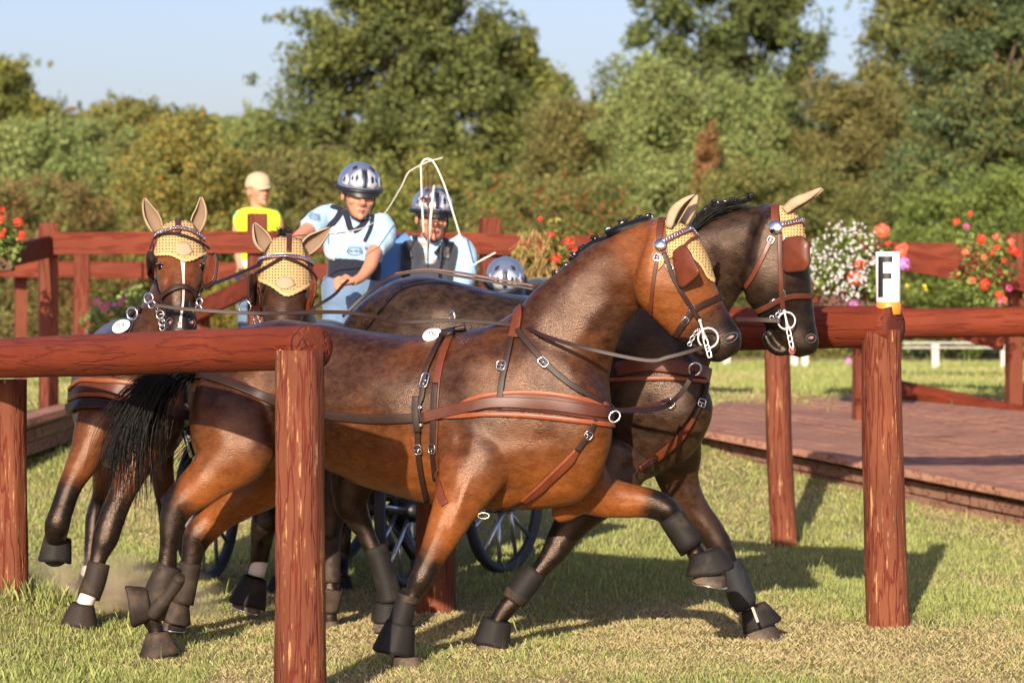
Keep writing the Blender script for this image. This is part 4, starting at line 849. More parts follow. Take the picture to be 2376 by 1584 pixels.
def disc(name, c, n, r, m, parent, th=.008, ax=(1,1), rot=0, dome=.0):
    n = Vector(n).normalized(); u = n.cross(Vector((0,0,1))).normalized(); v = u.cross(n); K = 36; R = Matrix.Rotation(rot, 3, n); u = R@u; v = R@v
    def rg(s, d): return [Vector(c)+u*r*ax[0]*s*math.cos(6.2832*k/K)+v*r*ax[1]*s*math.sin(6.2832*k/K)+n*d for k in range(K)]
    b = MB(); b.loft([rg(.96,-th/2), rg(1,-th*.3), rg(1,th*.3), rg(.95,th/2), rg(.7,th/2+dome*.5), rg(.3,th/2+dome), rg(.03,th/2+dome*1.1)]); return b.build(name, m, parent), u, v, n
def text_on(s, c, u, v, n, size, m, parent, name='number', slant=0, bold=.0):
    cu = bpy.data.curves.new(name, 'FONT'); cu.body = s; cu.size = size; cu.align_x = 'CENTER'; cu.align_y = 'CENTER'; cu.extrude = .0006; cu.offset = bold; cu.shear = slant
    o = bpy.data.objects.new(name, cu); C.objects.link(o); dg = bpy.context.evaluated_depsgraph_get(); me = bpy.data.meshes.new_from_object(o.evaluated_get(dg)); bpy.data.objects.remove(o)
    Mx = Matrix((u, v, n)).transposed(); co = [Vector(c)+Mx@Vector(q.co) for q in me.vertices]
    for q, p in zip(me.vertices, co): q.co = p
    return link(name, me, m, parent, smooth=False)
def strands(name, guides, n, m, parent, r0=.0016, jit=.03, seg=9, spread_end=2.2):
    """hair: guides = lists of 3-D points of equal count; strands run between random guide blends"""
    b = MB(); G = [[Vector(p) for p in g] for g in guides]
    for i in range(n):
        ks = sorted(random.sample(range(len(G)), min(2, len(G)))); a = random.random()
        if len(G) > 2: k0 = random.randrange(len(G)-1); ks = [k0, k0+1]
        L0 = [G[ks[0]][j].lerp(G[ks[-1]][j], a) for j in range(len(G[0]))]; L0 = [Vector(q) for q in cat([tuple(p) for p in L0], 3)]
        cut = max(4, int(len(L0)*random.uniform(.42, 1))); L0 = L0[:cut]; nz = Vector((random.gauss(0,1), random.gauss(0,1), random.gauss(0,1)))*jit; ph = random.random()*6
        pts = [p+nz*(.25+spread_end*(j/len(L0))**1.3)*.5+Vector((math.sin(j*.7+ph), math.cos(j*.5+ph), math.sin(j*.6+ph*2)))*jit*.12 for j, p in enumerate(L0)]
        rr = [r0*(1.3-1.0*j/len(pts)) for j in range(len(pts))]; b.tube(pts, rr, 3, cap=False)
    return b.build(name, m, parent)
def chain_links(b, L, Nn, r, th):
    for i in range(0, len(L)-1):
        t = (L[i+1]-L[i]).normalized(); n = Nn[i]; s = n.cross(t).normalized(); tt = (t+s*(.7 if i % 2 else .55)).normalized(); ss = n.cross(tt); c = L[i]+n*.003
        b.tube([c+tt*r*1.25*math.cos(6.283*k/8)+ss*r*.8*math.sin(6.283*k/8)+n*.001*math.sin(6.283*k/8) for k in range(8)], th, 4, closed=True)
def browband(bvh, path, parent, w_=13, Y=13):
    R = cat(path, 10); L = []; Nn = []
    for r in R: lo, no = hit(bvh, r[0], r[1], Y); L.append(lo+no*.012); Nn.append(no.copy())
    for _ in range(3):
        L = [L[0]]+[(L[i-1]+L[i]*2+L[i+1])/4 for i in range(1, len(L)-1)]+[L[-1]]; Nn = [Nn[0]]+[(Nn[i-1]+Nn[i]*2+Nn[i+1]).normalized() for i in range(1, len(L)-1)]+[Nn[-1]]
    b = MB(); strapmesh(b, L, Nn, w_*Y/FP, .006); o = b.build('browband', M['leather_red'], parent)
    # resample evenly for the chain
    d = [0]
    for i in range(1, len(L)): d.append(d[-1]+(L[i]-L[i-1]).length)
    n = max(6, int(d[-1]/.0115)); LL = []; NN = []
    for k in range(n+1):
        s = d[-1]*k/n; i = min(len(L)-2, max(0, next((q for q in range(len(d)-1) if d[q+1] >= s), len(d)-2))); f = (s-d[i])/max(1e-6, d[i+1]-d[i]); LL.append(L[i].lerp(L[i+1], f)+Nn[i]*.006); NN.append(Nn[i])
    b = MB(); chain_links(b, LL, NN, w_*.34*Y/FP, .0021); b.build('chain', M['chrome'], o); return o
def bridle_group(parent): return parent
kA = 12.7/FP
def w2m(p, Y=12.7): return p*Y/FP
L_, LD, LR, LT = M['leather'], M['leather_dark'], M['leather_red'], M['leather_tan']
# ================= horse A
a = A.bvh
ear([(1555,530),(1566,500),(1584,476),(1611,453)], 17, YH-.06, (1,-.35,.2), HA, gap=48)
ear([(1588,520),(1600,495),(1609,475),(1618,454)], 14, YH+.06, (1,.2,.1), HA, gap=60)
bn = drape('fly_bonnet', [(1541,502),(1572,498),(1600,512),(1622,535)], [(1552,602),(1580,585),(1612,580),(1646,592)], 22, 12, a, M['crochet'], HA, Y=12.8)
drape('bonnet_front', [(1590,572),(1612,566),(1638,572),(1650,590)], [(1606,594),(1626,612),(1644,640),(1656,648)], 14, 10, a, M['crochet'], HA, Y=12.8, scallop=3, nsc=5)
drape('bonnet_tail', [(1530,598),(1541,592),(1552,588)], [(1527,628),(1530,624),(1536,618)], 5, 5, a, M['crochet'], HA, Y=12.8)
drape('bonnet_edging', [(1604,590),(1624,608),(1640,636),(1655,648)], [(1602,596),(1622,616),(1638,644),(1654,656)], 20, 2, a, M['crochet_edge'], HA, Y=12.8, off=.010, scallop=2, nsc=8)
strap('crown_strap', [(1550,492),(1537,506),(1531,535),(1531,562)], w2m(16), a, L_, HA, off=.004)
browband(a, [(1538,564),(1562,551),(1590,539),(1616,531),(1626,545)], HA, 14, 12.7)
lo, no = hit(a, 1532, 570); disc('rosette', lo+no*.014, (no+Vector((-.25,-.6,.15))).normalized(), w2m(14), M['chrome'], HA, th=.009, dome=.006)
strap('throat_lash', [(1530,590),(1523,612),(1517,650),(1512,700),(1511,733)], w2m(9), a, L_, HA)
strap('cheek_strap', [(1540,586),(1552,618),(1566,652),(1592,696),(1620,740)], w2m(11), a, LD, HA, off=.004, thick=.008)
strap('blinker_stay', [(1583,575),(1598,560),(1622,548)], w2m(6), a, LR, HA, lift=.012)
strap('noseband', [(1566,780),(1585,752),(1612,717),(1645,700),(1683,684),(1690,690)], w2m(14), a, LD, HA, off=.003, thick=.008)
pl_ = [P(x, y, 12.61-.09*((x-1561)/60)) for x, y in rounded([(1562,584),(1583,568),(1596,577),(1623,629),(1619,640),(1586,668),(1574,664),(1562,602)])]
plate('blinker', pl_, LR, HA, nrm=Vector((-.35,-.9,.1)).normalized(), thick=.008, bulge=.008)
b = MB(); b.tube(pl_, .003, 5, closed=True); b.build('blinker_edge', LD, HA)
for x, y, an in ((1525,598,105),(1553,620,55),(1603,715,55),(1588,744,130),(1590,742,130)): b = MB(); buckle(b, a, x, y, an, 7, 8); b.build('buckle', M['chrome'], HA)
def bit(parent, bvh, c, r, s0, s1, Y, loops):
    b = MB(); cc = P(c[0], c[1], Y); ringm(b, cc, w2m(r), (1,0,0), (0,-.1,1), .0042)
    b.build('bit_ring', M['white_steel'], parent)
    b = MB(); p0 = P(*s0, Y-.012); p1 = P(*s1, Y-.02); d = (p1-p0); t = d.normalized(); sd = t.cross(Vector((0,1,0))).normalized()
    b.tube([p0, p0+d*.25, p0+d*.42], [.004,.005,.009], 8); b.ball(p0+d*.45, .011)
    for s in (.50, .66, .82):
        q = p0+d*s; L_ = d.length*.16
        b.tube([q+sd*.007, q+sd*.008+t*L_*.5, q+sd*.007+t*L_, q+t*(L_*1.02), q-sd*.007+t*L_, q-sd*.008+t*L_*.5, q-sd*.007, q-t*L_*.02], .0034, 6, closed=True)
    b.ball(p0, .008); b.build('bit_shank', M['white_steel'], parent)
    b = MB()
    for i, (x, y) in enumerate(loops): ringm(b, P(x, y, Y), .0085, (1,0,.2) if i % 2 else (.6,.6,0), (0,0,1) if i % 2 else (-.2,.3,1), .0022, 12)
    b.build('curb_chain', M['chrome'], parent)
bit(HA, a, (1643,784), 23, (1624,744), (1648,830), 12.60, [(1620,766),(1615,772),(1610,778),(1606,785),(1603,792),(1600,798)])
# nostril, mouth
def nostril(parent, x, y, Y, rx, ry, tilt, bvh):
    lo, no = hit(bvh, x, y, Y); R = Matrix.Rotation(math.radians(tilt), 3, 'Y'); k = Y/FP
    b = MB(); b.ball(lo-no*.004, 1, (rx*k, .012, ry*k), R, 16, 10); b.build('nostril', M['black_paint'], parent)
    b = MB(); b.ball(lo+no*.0015+Vector((.004,-.002,.003)), 1, (rx*k*.45, .009, ry*k*.4), R, 10, 8); b.build('nostril_lining', M['pink_skin'], parent)
    b = MB(); b.tube([lo+no*.004+R@Vector((rx*k*1.08*math.cos(6.283*i/16), 0, ry*k*1.12*math.sin(6.283*i/16))) for i in range(16)], .003, 7, closed=True); b.build('nostril_rim', mat('muzzle_skin', (.03,.026,.024), .5), parent)
nostril(HA, 1694, 784, 12.7, 17, 9, -28, a)
# breast collar, straps and pads of horse A
strap('collar_pad', [(1075,938),(1160,930),(1265,934),(1370,950),(1428,968)], [w2m(v) for v in np.interp(np.linspace(0,1,33), [0,.25,.9,1], [20,46,46,30])], a, L_, HA, off=.002, thick=.008)
strap('padding_roll', [(1060,946),(1100,924),(1165,912),(1265,912),(1381,932),(1415,946)], .02, a, LT, HA, off=.001, thick=.013, arch=.5)
strap('padding_roll', [(1028,966),(1080,964),(1132,961),(1232,964),(1331,974),(1405,984),(1424,990)], .02, a, LT, HA, off=.001, thick=.014, arch=.5)
strap('breast_strap', [(980,969),(1059,950),(1100,942),(1152,934),(1265,938),(1364,952),(1422,961)], w2m(26), a, L_, HA, off=.014, thick=.007)
strap('trace', [(389,871),(443,868),(494,877),(570,904),(642,930),(700,950),(754,962),(861,971),(930,971),(985,968)], w2m(22), a, LD, HA, off=.006, thick=.008, Yfb=13.3, sm=4)
strap('girth_strap', [(1050,768),(1044,782),(1026,830),(1013,893),(1009,985),(1013,1085),(1024,1150),(1034,1170)], w2m(19), a, LR, HA, off=.003, thick=.007)
strap('girth_billet', [(1012,890),(1008,940),(1007,1000),(1009,1060),(1013,1110)], w2m(15), a, LD, HA, off=.010, thick=.006)
strap('belly_strap', [(1036,768),(1030,778),(1009,820),(988,866),(981,919),(972,945),(971,1018),(976,1078),(992,1158)], w2m(13), a, LD, HA, off=.012, thick=.007)
strap('trace_loop', [(968,920),(966,945),(968,975),(972,1000)], w2m(16), a, LD, HA, off=.02, thick=.006)
strap('back_pad', [(1078,752),(1066,755),(1050,765),(1036,785)], w2m(34), a, LD, HA, off=.004, thick=.022, arch=.4)
strap('withers_pad', [(1205,718),(1204,735),(1200,755),(1192,785)], w2m(26), a, LR, HA, off=.003, thick=.014)
strap('collar_hanger', [(1192,770),(1189,783),(1175,843),(1165,886),(1158,948)], w2m(15), a, LD, HA, off=.010, thick=.007)
strap('neck_strap', [(1204,766),(1212,782),(1262,839),(1315,886),(1370,920),(1430,954)], w2m(14), a, LD, HA, off=.012, thick=.007)
strap('martingale', [(1380,972),(1372,992),(1362,1012),(1338,1045)], w2m(13), a, LD, HA, off=.008, thick=.007)
strap('martingale_pad', [(1342,1040),(1318,1070),(1281,1104),(1245,1138),(1212,1162)], [w2m(v) for v in np.interp(np.linspace(0,1,33), [0,.2,.7,1], [10,24,24,12])], a, LR, HA, off=.006, thick=.008)
strap('martingale_edge', [(1334,1042),(1308,1070),(1272,1103),(1238,1134),(1210,1158)], w2m(6), a, LT, HA, off=.012, thick=.006)
strap('martingale_tail', [(1216,1160),(1180,1176),(1139,1192),(1122,1194)], w2m(9), a, LD, HA, off=.006)
for x, y, an, w_, l_ in ((1165,850,95,10,11),(1262,842,45,9,12),(988,885,100,9,17),(971,945,90,10,3),(971,985,90,10,3),(972,1040,80,9,11),(1010,1040,90,12,11),(1363,1008,125,9,9)): b = MB(); buckle(b, a, x, y, an, w_, l_, off=.02); b.build('buckle', M['chrome'], HA)
b = MB(); q = P(1426,966,12.62); ringm(b, q, .022, (1,0,.2), (0,.1,1), .004); b.build('collar_ring', M['chrome'], HA)
for x, y in ((1049,737),(1192,748)): b = MB(); ringm(b, P(x, y, YA(x)-.06), .026, (.45,-.3,0), (0,0,1), .0042); b.build('terret_ring', M['chrome'], HA)
b = MB(); b.tube([P(1122+9*math.cos(t*.63)*1.5, 1196+7*math.sin(t*.63), 12.72) for t in range(10)], .004, 6, closed=True); b.build('brass_ring', mat('brass', (.55,.42,.18), .3, 1), HA)
lo, no = hit(a, 1003, 786); nn_ = Vector((-.15,-.93,.33)).normalized(); lo += no*.02
d_, u, v, n = disc('number_plate', lo, nn_, w2m(23), M['white_paint'], HA, th=.006, ax=(1,.66), rot=math.radians(28))
text_on('78', lo+n*.0045, -u if u.x < 0 else u, v, n, .036, M['black_paint'], d_, bold=.0004)
# boots
sleeve('leg_boot', [(944,1385,24,12.7),(938,1410,26,12.7),(928,1445,28,12.7),(920,1475,30,12.7)], M['boot'], HA)
sleeve('boot_strap', [(948,1380,25,12.7),(944,1396,26,12.7)], M['boot_brown'], HA)
bell((930,1445,30), (912,1514,46), 12.7, M['boot'], HA)
hoof((944,1522,31), (943,1552,37), 12.7, HA)
sleeve('strike_pad', [(1555,1196,24,13.07),(1562,1206,31,13.07),(1580,1230,30,13.07),(1598,1256,32,13.07),(1606,1268,25,13.07)], M['boot'], HA)
sleeve('leg_boot', [(1552,1192,30,13.12),(1580,1235,31,13.12),(1606,1272,32,13.12)], M['boot_brown'], HA)
bell((1638,1277,30), (1650,1325,56), 13.1, M['boot'], HA, tilt=0)
hoof((1652,1318,32), (1646,1356,41), 13.1, HA)
sleeve('leg_boot', [(394,1312,30,13.1),(378,1350,33,13.1),(362,1392,34,13.1),(352,1432,30,13.1)], M['boot_brown'], HA)
sleeve('strike_pad', [(418,1338,12,13.03),(410,1352,16,13.05),(388,1382,15,13.05),(362,1412,19,13.05),(350,1430,16,13.05)], M['boot_brown'], HA)
bell((350,1398,32), (304,1408,47), 13.08, M['boot_brown'], HA)
bell((366,1466,21), (370,1520,45), 13.1, M['boot_brown'], HA); hoof((372,1500,30), (372,1524,37), 13.1, HA)
sleeve('leg_boot', [(442,1305,26,13.75),(434,1350,25,13.75),(424,1398,26,13.75)], M['boot_brown'], HA)
bell((416,1396,19), (406,1444,32), 13.75, M['boot_brown'], HA); hoof((406,1436,24), (402,1460,28), 13.75, HA)
# mane plaits
def plaits(pts, Y, parent, bvh, r=.014):
    b = MB(); w_ = MB()
    b.tube([P(x, y+2, Y) for x, y in pts], r*.6, 6)
    for x, y in pts:
        q = P(x, y-5, Y)
        for k in range(7): b.ball(q+Vector((random.gauss(0,1), random.gauss(0,1), random.gauss(0,1)))*r*.5, r*random.uniform(.5,.8), n=7, m=5)
        w_.tube([q+Vector((r*.9*math.cos(k*.7)+.003, -.006, r*.8*math.sin(k*.7)-.002)) for k in range(5)], .0022, 5)
    o = b.build('mane_plaits', M['hair'], parent); w_.build('plait_bands', M['white_paint'], o)
PA = [(1505,508),(1480,515),(1445,525),(1411,539),(1420,549),(1377,563),(1350,582),(1329,599),(1336,610),(1312,624),(1290,641),(1272,662),(1252,682),(1232,708)]
plaits(PA, YA(1350), HA, a)
b = MB(); b.tube([P(x+3, y+9, YA(x)) for x, y in PA[::-1]], [.026]*len(PA), 8, flat=1.2); b.build('mane_crest', M['hair'], HA)
gd = []
for dx, dy, dY in ((0,0,0),(-14,18,.06),(16,-8,-.05),(36,26,.02),(10,40,.1)):
    gd.append([P(440+dx*.2, 862+dy*.2, 13.35+dY), P(395+dx*.4, 868+dy*.4, 13.3+dY), P(340+dx*.8, 905+dy*.7, 13.28+dY), P(296+dx*1.3, 985+dy*.8, 13.28+dY), P(282+dx*1.6, 1080+dy*.9, 13.3+dY), P(276+dx*1.5, 1150+dy*.8, 13.32+dY)])
strands('tail', gd, 900, M['hair'], HA, r0=.0022, jit=.05)
# ================= horse B
a = B.bvh; YN = 13.36
ear([(1822,492),(1845,474),(1875,458),(1906,437)], 16, YH2-.05, (.5,-.2,-1), HB, gap=45)
ear([(1834,486),(1856,470),(1884,455),(1910,440)], 13, YH2+.08, (.5,.2,-1), HB, gap=60)
drape('fly_bonnet', [(1806,470),(1826,468),(1848,478)], [(1815,560),(1845,562),(1872,552)], 14, 10, a, M['crochet'], HB, Y=13.4)
strap('crown_strap', [(1802,464),(1799,480),(1798,505),(1799,525)], w2m(20,13.3), a, LR, HB, off=.004)
browband(a, [(1812,524),(1838,518),(1862,513),(1874,516)], HB, 14, 13.35)
lo, no = hit(a, 1799, 530); disc('rosette', lo+no*.014, Vector((-.25,-.95,.15)), w2m(16,13.3), M['chrome'], HB, th=.009, dome=.006)
strap('throat_lash', [(1794,548),(1780,575),(1763,610),(1745,645),(1730,668)], w2m(11,13.3), a, LR, HB)
strap('cheek_strap', [(1809,540),(1810,590),(1811,640),(1814,690),(1819,730)], w2m(12,13.3), a, L_, HB, off=.004, thick=.008)
strap('noseband', [(1756,722),(1777,712),(1810,694),(1835,687),(1860,686),(1882,688)], w2m(13,13.3), a, L_, HB, off=.004, thick=.008)
pl_ = [P(x, y, 13.33-.06*((x-1816)/60)) for x, y in rounded([(1817,552),(1861,548),(1877,563),(1879,614),(1868,628),(1817,632)])]
plate('blinker', pl_, LR, HB, nrm=Vector((-.12,-.98,.12)).normalized(), thick=.008, bulge=.012)
b = MB(); b.tube(pl_, .003, 5, closed=True); b.build('blinker_edge', LD, HB)
for x, y, an in ((1788,557,115),(1812,552,90),(1815,680,90),(1794,700,150)): b = MB(); buckle(b, a, x, y, an, 7, 8); b.build('buckle', M['chrome'], HB)
bit(HB, a, (1825,744), 21, (1820,722), (1838,808), 13.34, [(1809,722),(1804,730),(1797,734),(1790,737)])
nostril(HB, 1881, 785, 13.35, 11, 9, -10, a)
b = MB(); b.ball(P(1838,812,13.38), .016, (1,1,1.3)); b.build('tongue', M['pink_skin'], HB)
strap('collar_pad', [(1430,858),(1480,848),(1530,846),(1600,858),(1652,872)], w2m(34,13.3), a, LR, HB, off=.004, thick=.016)
strap('padding_roll', [(1413,882),(1480,878),(1560,878),(1620,884),(1650,892)], .018, a, LT, HB, off=.002, thick=.014, arch=.5)
strap('martingale', [(1637,890),(1628,925),(1614,955),(1604,972)], w2m(11,13.4), a, LD, HB, off=.01)
strap('martingale_pad', [(1606,968),(1573,1014),(1524,1056),(1480,1088)], [w2m(v,13.4) for v in np.interp(np.linspace(0,1,25), [0,.3,.7,1], [10,20,20,10])], a, LR, HB, off=.012, thick=.012, Yfb=13.4)
b = MB(); ringm(b, P(1612,856,13.2), .026, (1,0,.1), (0,-.2,1), .0045); b.build('collar_ring', M['chrome'], HB)
for x, y, an in ((1622,935,110),(1556,936,140)): b = MB(); buckle(b, a, x, y, an, 9, 9, .03); b.build('buckle', M['chrome'], HB)
sleeve('leg_boot', [(1245,1322,28,13.31),(1220,1352,31,13.31),(1192,1392,28,13.3)], M['boot'], HB)
sleeve('boot_strap', [(1202,1374,31,13.3),(1190,1392,29,13.3)], M['boot_brown'], HB)
bell((1153,1437,30), (1139,1497,42), 13.3, M['boot'], HB); hoof((1142,1490,34), (1138,1520,38), 13.3, HB)
sleeve('leg_boot', [(1690,1305,30,13.86),(1706,1345,31,13.86),(1724,1392,32,13.86),(1732,1408,25,13.86)], M['pad'], HB)
bell((1748,1408,27), (1768,1452,45), 13.86, M['boot'], HB); hoof((1762,1448,34), (1768,1484,44), 13.86, HB)
b = MB(); p0 = P(1752,1425,13.66); b.box(p0, .012, .004, .07, Matrix.Rotation(-.35, 3, 'Y')); b.build('grey_label', mat('grey_label', (.35,.32,.3), .6), HB, smooth=False)
sleeve('leg_boot', [(870,1268,26,13.94),(884,1310,26,13.94),(900,1365,28,13.94),(905,1395,30,13.94)], M['boot'], HB)
bell((900,1398,27), (898,1440,36), 13.94, M['boot'], HB); hoof((898,1436,28), (896,1460,32), 13.94, HB)
sleeve('leg_boot', [(767,1250,24,14.35),(768,1300,23,14.32),(766,1352,24,14.3)], M['boot_brown'], HB)
bell((764,1420,19), (764,1366,30), 14.3, M['boot_brown'], HB); hoof((765,1440,17), (767,1474,22), 14.3, HB)
plaits([(1622,508),(1640,492),(1659,477),(1680,476),(1698,470),(1742,460)], 13.55, HB, a, r=.014)
gd = []
for dx, dy, dY in ((0,0,0),(-10,-12,.04),(14,-16,-.05),(30,-6,.02)):
    gd.append([P(1600+dx*.4, 540+dy*.2, 13.55+dY), P(1640+dx, 508+dy, 13.55+dY), P(1690+dx, 486+dy*.7, 13.55+dY), P(1745+dx*.5, 474+dy*.6, 13.55+dY)])
strands('mane', gd, 240, M['hair'], HB, r0=.0022, jit=.02)
gd = []
for dx, dy, dY in ((0,0,0),(-20,30,.05),(20,-14,-.05),(36,46,.02)):
    gd.append([P(768+dx*.2, 840+dy*.2, 14.3+dY), P(690+dx*.5, 870+dy*.5, 14.35+dY), P(560+dx, 940+dy, 14.35+dY), P(470+dx, 1020+dy, 14.3+dY), P(410+dx, 1120+dy, 14.3+dY)])
strands('tail', gd, 500, M['hair'], HB, r0=.0024, jit=.06)
# ================= horse C
a = Cc.bvh
ear([(366,536),(356,512),(344,488),(335,461)], 15, HCY(510)-.02, (.25,-1,.1), HCr, gap=58)
ear([(452,536),(461,512),(467,488),(467,458)], 15, HCY(510)-.02, (-.25,-1,.1), HCr, gap=58)
drape('fly_bonnet', [(382,520),(412,510),(444,519)], [(357,592),(396,590),(432,604),(476,588)], 30, 16, a, M['crochet'], HCr, Y=13.6, scallop=3, nsc=12)
drape('bonnet_edging', [(357,590),(396,588),(432,602),(476,586)], [(357,596),(396,595),(432,609),(477,592)], 48, 2, a, M['crochet_edge'], HCr, Y=13.6, off=.011, scallop=2, nsc=16)
drape('bonnet_gusset', [(413,568),(424,566),(435,568)], [(410,590),(428,597),(446,588)], 8, 6, a, M['gusset'], HCr, Y=13.6, off=.012)
strap('crown_strap', [(412,505),(413,520),(414,545)], w2m(12,13.7), a, L_, HCr, off=.012)
browband(a, [(366,558),(372,549),(395,539),(415,536),(440,541),(462,555),(466,562)], HCr, 12, 13.6)
strap('blinker_stay', [(360,580),(370,555),(400,550),(425,556),(450,566),(474,580)], w2m(7,13.6), a, LD, HCr, off=.02)
strap('cheek_strap', [(358,570),(355,610),(361,650),(377,690),(385,720)], w2m(9,13.6), a, LD, HCr, off=.008)
strap('cheek_strap', [(476,600),(474,640),(465,680),(455,715)], w2m(9,13.6), a, LD, HCr, off=.008)
strap('noseband', [(372,700),(388,682),(412,668),(430,668),(446,680),(455,700)], w2m(13,13.5), a, LD, HCr, off=.008, thick=.009)
strap('blaze', [(424,600),(425,625),(426,660),(425,700),(420,735),(417,760)], [w2m(v,13.5) for v in np.interp(np.linspace(0,1,41), [0,.12,.3,.6,.85,1], [12,9,5,4.5,6,9])], a, M['white_hair'], HCr, off=-.001, thick=.0018)
plate('blinker', [P(x, y, 13.55-(.1 if x > 490 else 0)) for x, y in rounded([(482,592),(499,585),(503,610),(498,648),(474,666),(470,640)])], LR, HCr, nrm=Vector((-.6,-.8,0)).normalized(), thick=.007)
plate('blinker', [P(x, y, 13.6-(.1 if x < 342 else 0)) for x, y in rounded([(360,590),(344,580),(338,600),(342,640),(356,662)])], LD, HCr, nrm=Vector((.6,-.8,0)).normalized(), thick=.007)
b = MB(); b.tube([P(x, y, 13.44) for x, y in ((484,590),(500,586),(505,612),(500,650),(476,672))], .0045, 6); b.build('blinker_edge', LD, HCr)
for x in (372, 470):
    lo, no = hit(a, x, 618); b = MB(); b.ball(lo-no*.012, .021); b.build('eye', mat('dark_eye', (.006,.004,.003), .08), HCr)
    b = MB(); b.tube([lo+no*.004+Vector(((-14+28*i/8)*.0019, 0, .013*math.sin(math.pi*i/8))) for i in range(9)], .0045, 6); b.build('eyelid', M['coatD'], HCr)
for x in (394, 444): nostril(HCr, x, 750, 13.5, 7, 10, 15 if x < 400 else -15, a)
b = MB(); b.ball(P(417,762,HCY(760)-.055), .022, (1,.5,1.4)); b.build('pink_nose', M['pink_skin'], HCr)
for x, y, r in ((345,692,12),(352,706,9),(372,730,10),(376,748,8),(463,700,8),(461,716,8),(307,728,14),(377,760,7)): b = MB(); ringm(b, P(x, y, 13.55), w2m(r,13.5), (.9,-.3,0), (0,0,1), .0035); b.build('bit_ring', M['chrome'], HCr)
for x, y in ((368,712),(376,735),(462,690)): b = MB(); buckle(b, a, x, y, 90, 6, 9, .012); b.build('buckle', M['chrome'], HCr)
strap('collar_pad', [(168,915),(200,893),(250,893),(300,905),(330,915)], w2m(40,14), a, L_, HCr, off=.004, thick=.016, Yfb=14)
strap('padding_roll', [(172,905),(190,888),(215,882),(270,885),(330,893)], .02, a, LT, HCr, off=.016, thick=.014, Yfb=14)
strap('padding_roll', [(172,925),(200,917),(235,918),(280,925),(330,932)], .02, a, LT, HCr, off=.016, thick=.014, Yfb=14)
strap('breast_strap', [(160,948),(200,942),(260,945),(330,952),(430,960)], w2m(26,14), a, LD, HCr, off=.02, thick=.01, Yfb=13.9)
strap('neck_strap', [(318,735),(308,760),(290,800),(262,860),(255,900)], w2m(12,14), a, LD, HCr, off=.008, Yfb=14.1)
strap('back_pad', [(330,722),(316,722),(304,735),(292,770)], w2m(14,14.6), a, LD, HCr, off=.006, thick=.02, Yfb=14.6)
q = P(281,757,13.95); d_, u, v, n = disc('number_plate', q, Vector((.05,-.95,.3)), w2m(22,13.95), M['white_paint'], HCr, th=.006, ax=(1,.66), rot=math.radians(28))
text_on('79', q+n*.0045, -u if u.x < 0 else u, v, n, .036, M['black_paint'], d_, bold=.0004)
b = MB(); ringm(b, P(306,726,14.0), w2m(13,14), (.9,-.3,0), (0,0,1), .004); b.build('terret_ring', M['chrome'], HCr)
sleeve('leg_boot', [(230,1305,26,13.81),(220,1345,27,13.8),(206,1384,27,13.78)], M['boot_brown'], HCr)
sleeve('white_sock', [(206,1378,20,13.77),(196,1402,20,13.77)], M['white_hair'], HCr)
bell((192,1400,22), (184,1452,42), 13.76, M['boot_brown'], HCr); hoof((186,1440,30), (184,1466,36), 13.76, HCr)
bell((134,1246,28), (126,1300,36), 13.95, M['boot'], HCr); b = MB(); b.ball(P(128,1285,13.95), w2m(33,13.9), (1,1,.9), None, 16, 12); b.build('hoof', M['boot'], HCr)
sleeve('white_sock', [(208,1318,18,15.6),(200,1352,18,15.57)], M['white_hair'], HCr); bell((192,1372,19), (176,1412,30), 15.5, M['boot_brown'], HCr)
bell((390,1370,20), (388,1410,30), 15.4, M['boot_brown'], HCr)
# ================= horse D
a = D.bvh
ear([(622,578),(610,560),(600,540),(590,518)], 17, HDY(560), (.3,-1,.05), HDr, gap=55)
ear([(708,582),(722,566),(742,550),(766,529)], 17, HDY(560), (-.2,-1,-.1), HDr, gap=55)
drape('fly_bonnet', [(636,556),(664,550),(696,558)], [(597,644),(630,660),(664,682),(700,668),(722,654)], 34, 20, a, M['crochet'], HDr, Y=14.2, scallop=3, nsc=12)
drape('bonnet_edging', [(597,642),(630,658),(664,680),(700,666),(723,652)], [(597,649),(630,666),(664,689),(700,674),(723,658)], 48, 2, a, M['crochet_edge'], HDr, Y=14.2, off=.011, scallop=2, nsc=16)
drape('bonnet_gusset', [(648,650),(660,645),(676,650)], [(640,664),(662,674),(684,664)], 8, 5, a, M['gusset'], HDr, Y=14.2, off=.012)
strap('crown_strap', [(668,548),(670,565),(669,590)], w2m(11,14.2), a, L_, HDr, off=.014)
browband(a, [(599,608),(625,602),(660,600),(695,604),(719,614)], HDr, 13, 14.2)
strap('blinker_stay', [(594,640),(620,628),(645,612),(655,606)], w2m(7,14.2), a, LD, HDr, off=.02)
strap('blinker_stay', [(660,606),(690,618),(712,632),(728,652)], w2m(7,14.2), a, LD, HDr, off=.02)
plate('blinker', [P(x, y, 14.15-(.12 if x < 585 else 0)) for x, y in rounded([(597,638),(578,632),(575,660),(577,700),(594,712)])], LD, HDr, nrm=Vector((.6,-.8,0)).normalized(), thick=.01)
plate('blinker', [P(x, y, 14.1-(.1 if x > 728 else 0)) for x, y in rounded([(722,648),(734,652),(733,680),(722,722),(708,724)])], LR, HDr, nrm=Vector((-.6,-.8,0)).normalized(), thick=.01)
for x in (612, 708):
    lo, no = hit(a, x, 672); b = MB(); b.ball(lo-no*.012, .02); b.build('eye', mat('dark_eye', (.006,.004,.003), .08), HDr)
strap('cheek_strap', [(598,668),(600,700),(610,735)], w2m(8,14.2), a, LD, HDr, off=.008)
for x, y, r in ((568,712,15),(597,748,7),(594,738,6)): b = MB(); ringm(b, P(x, y, 14.1), w2m(r,14.1), (.95,-.2,0), (0,0,1), .0035); b.build('bit_ring', M['chrome'], HDr)
b = MB()
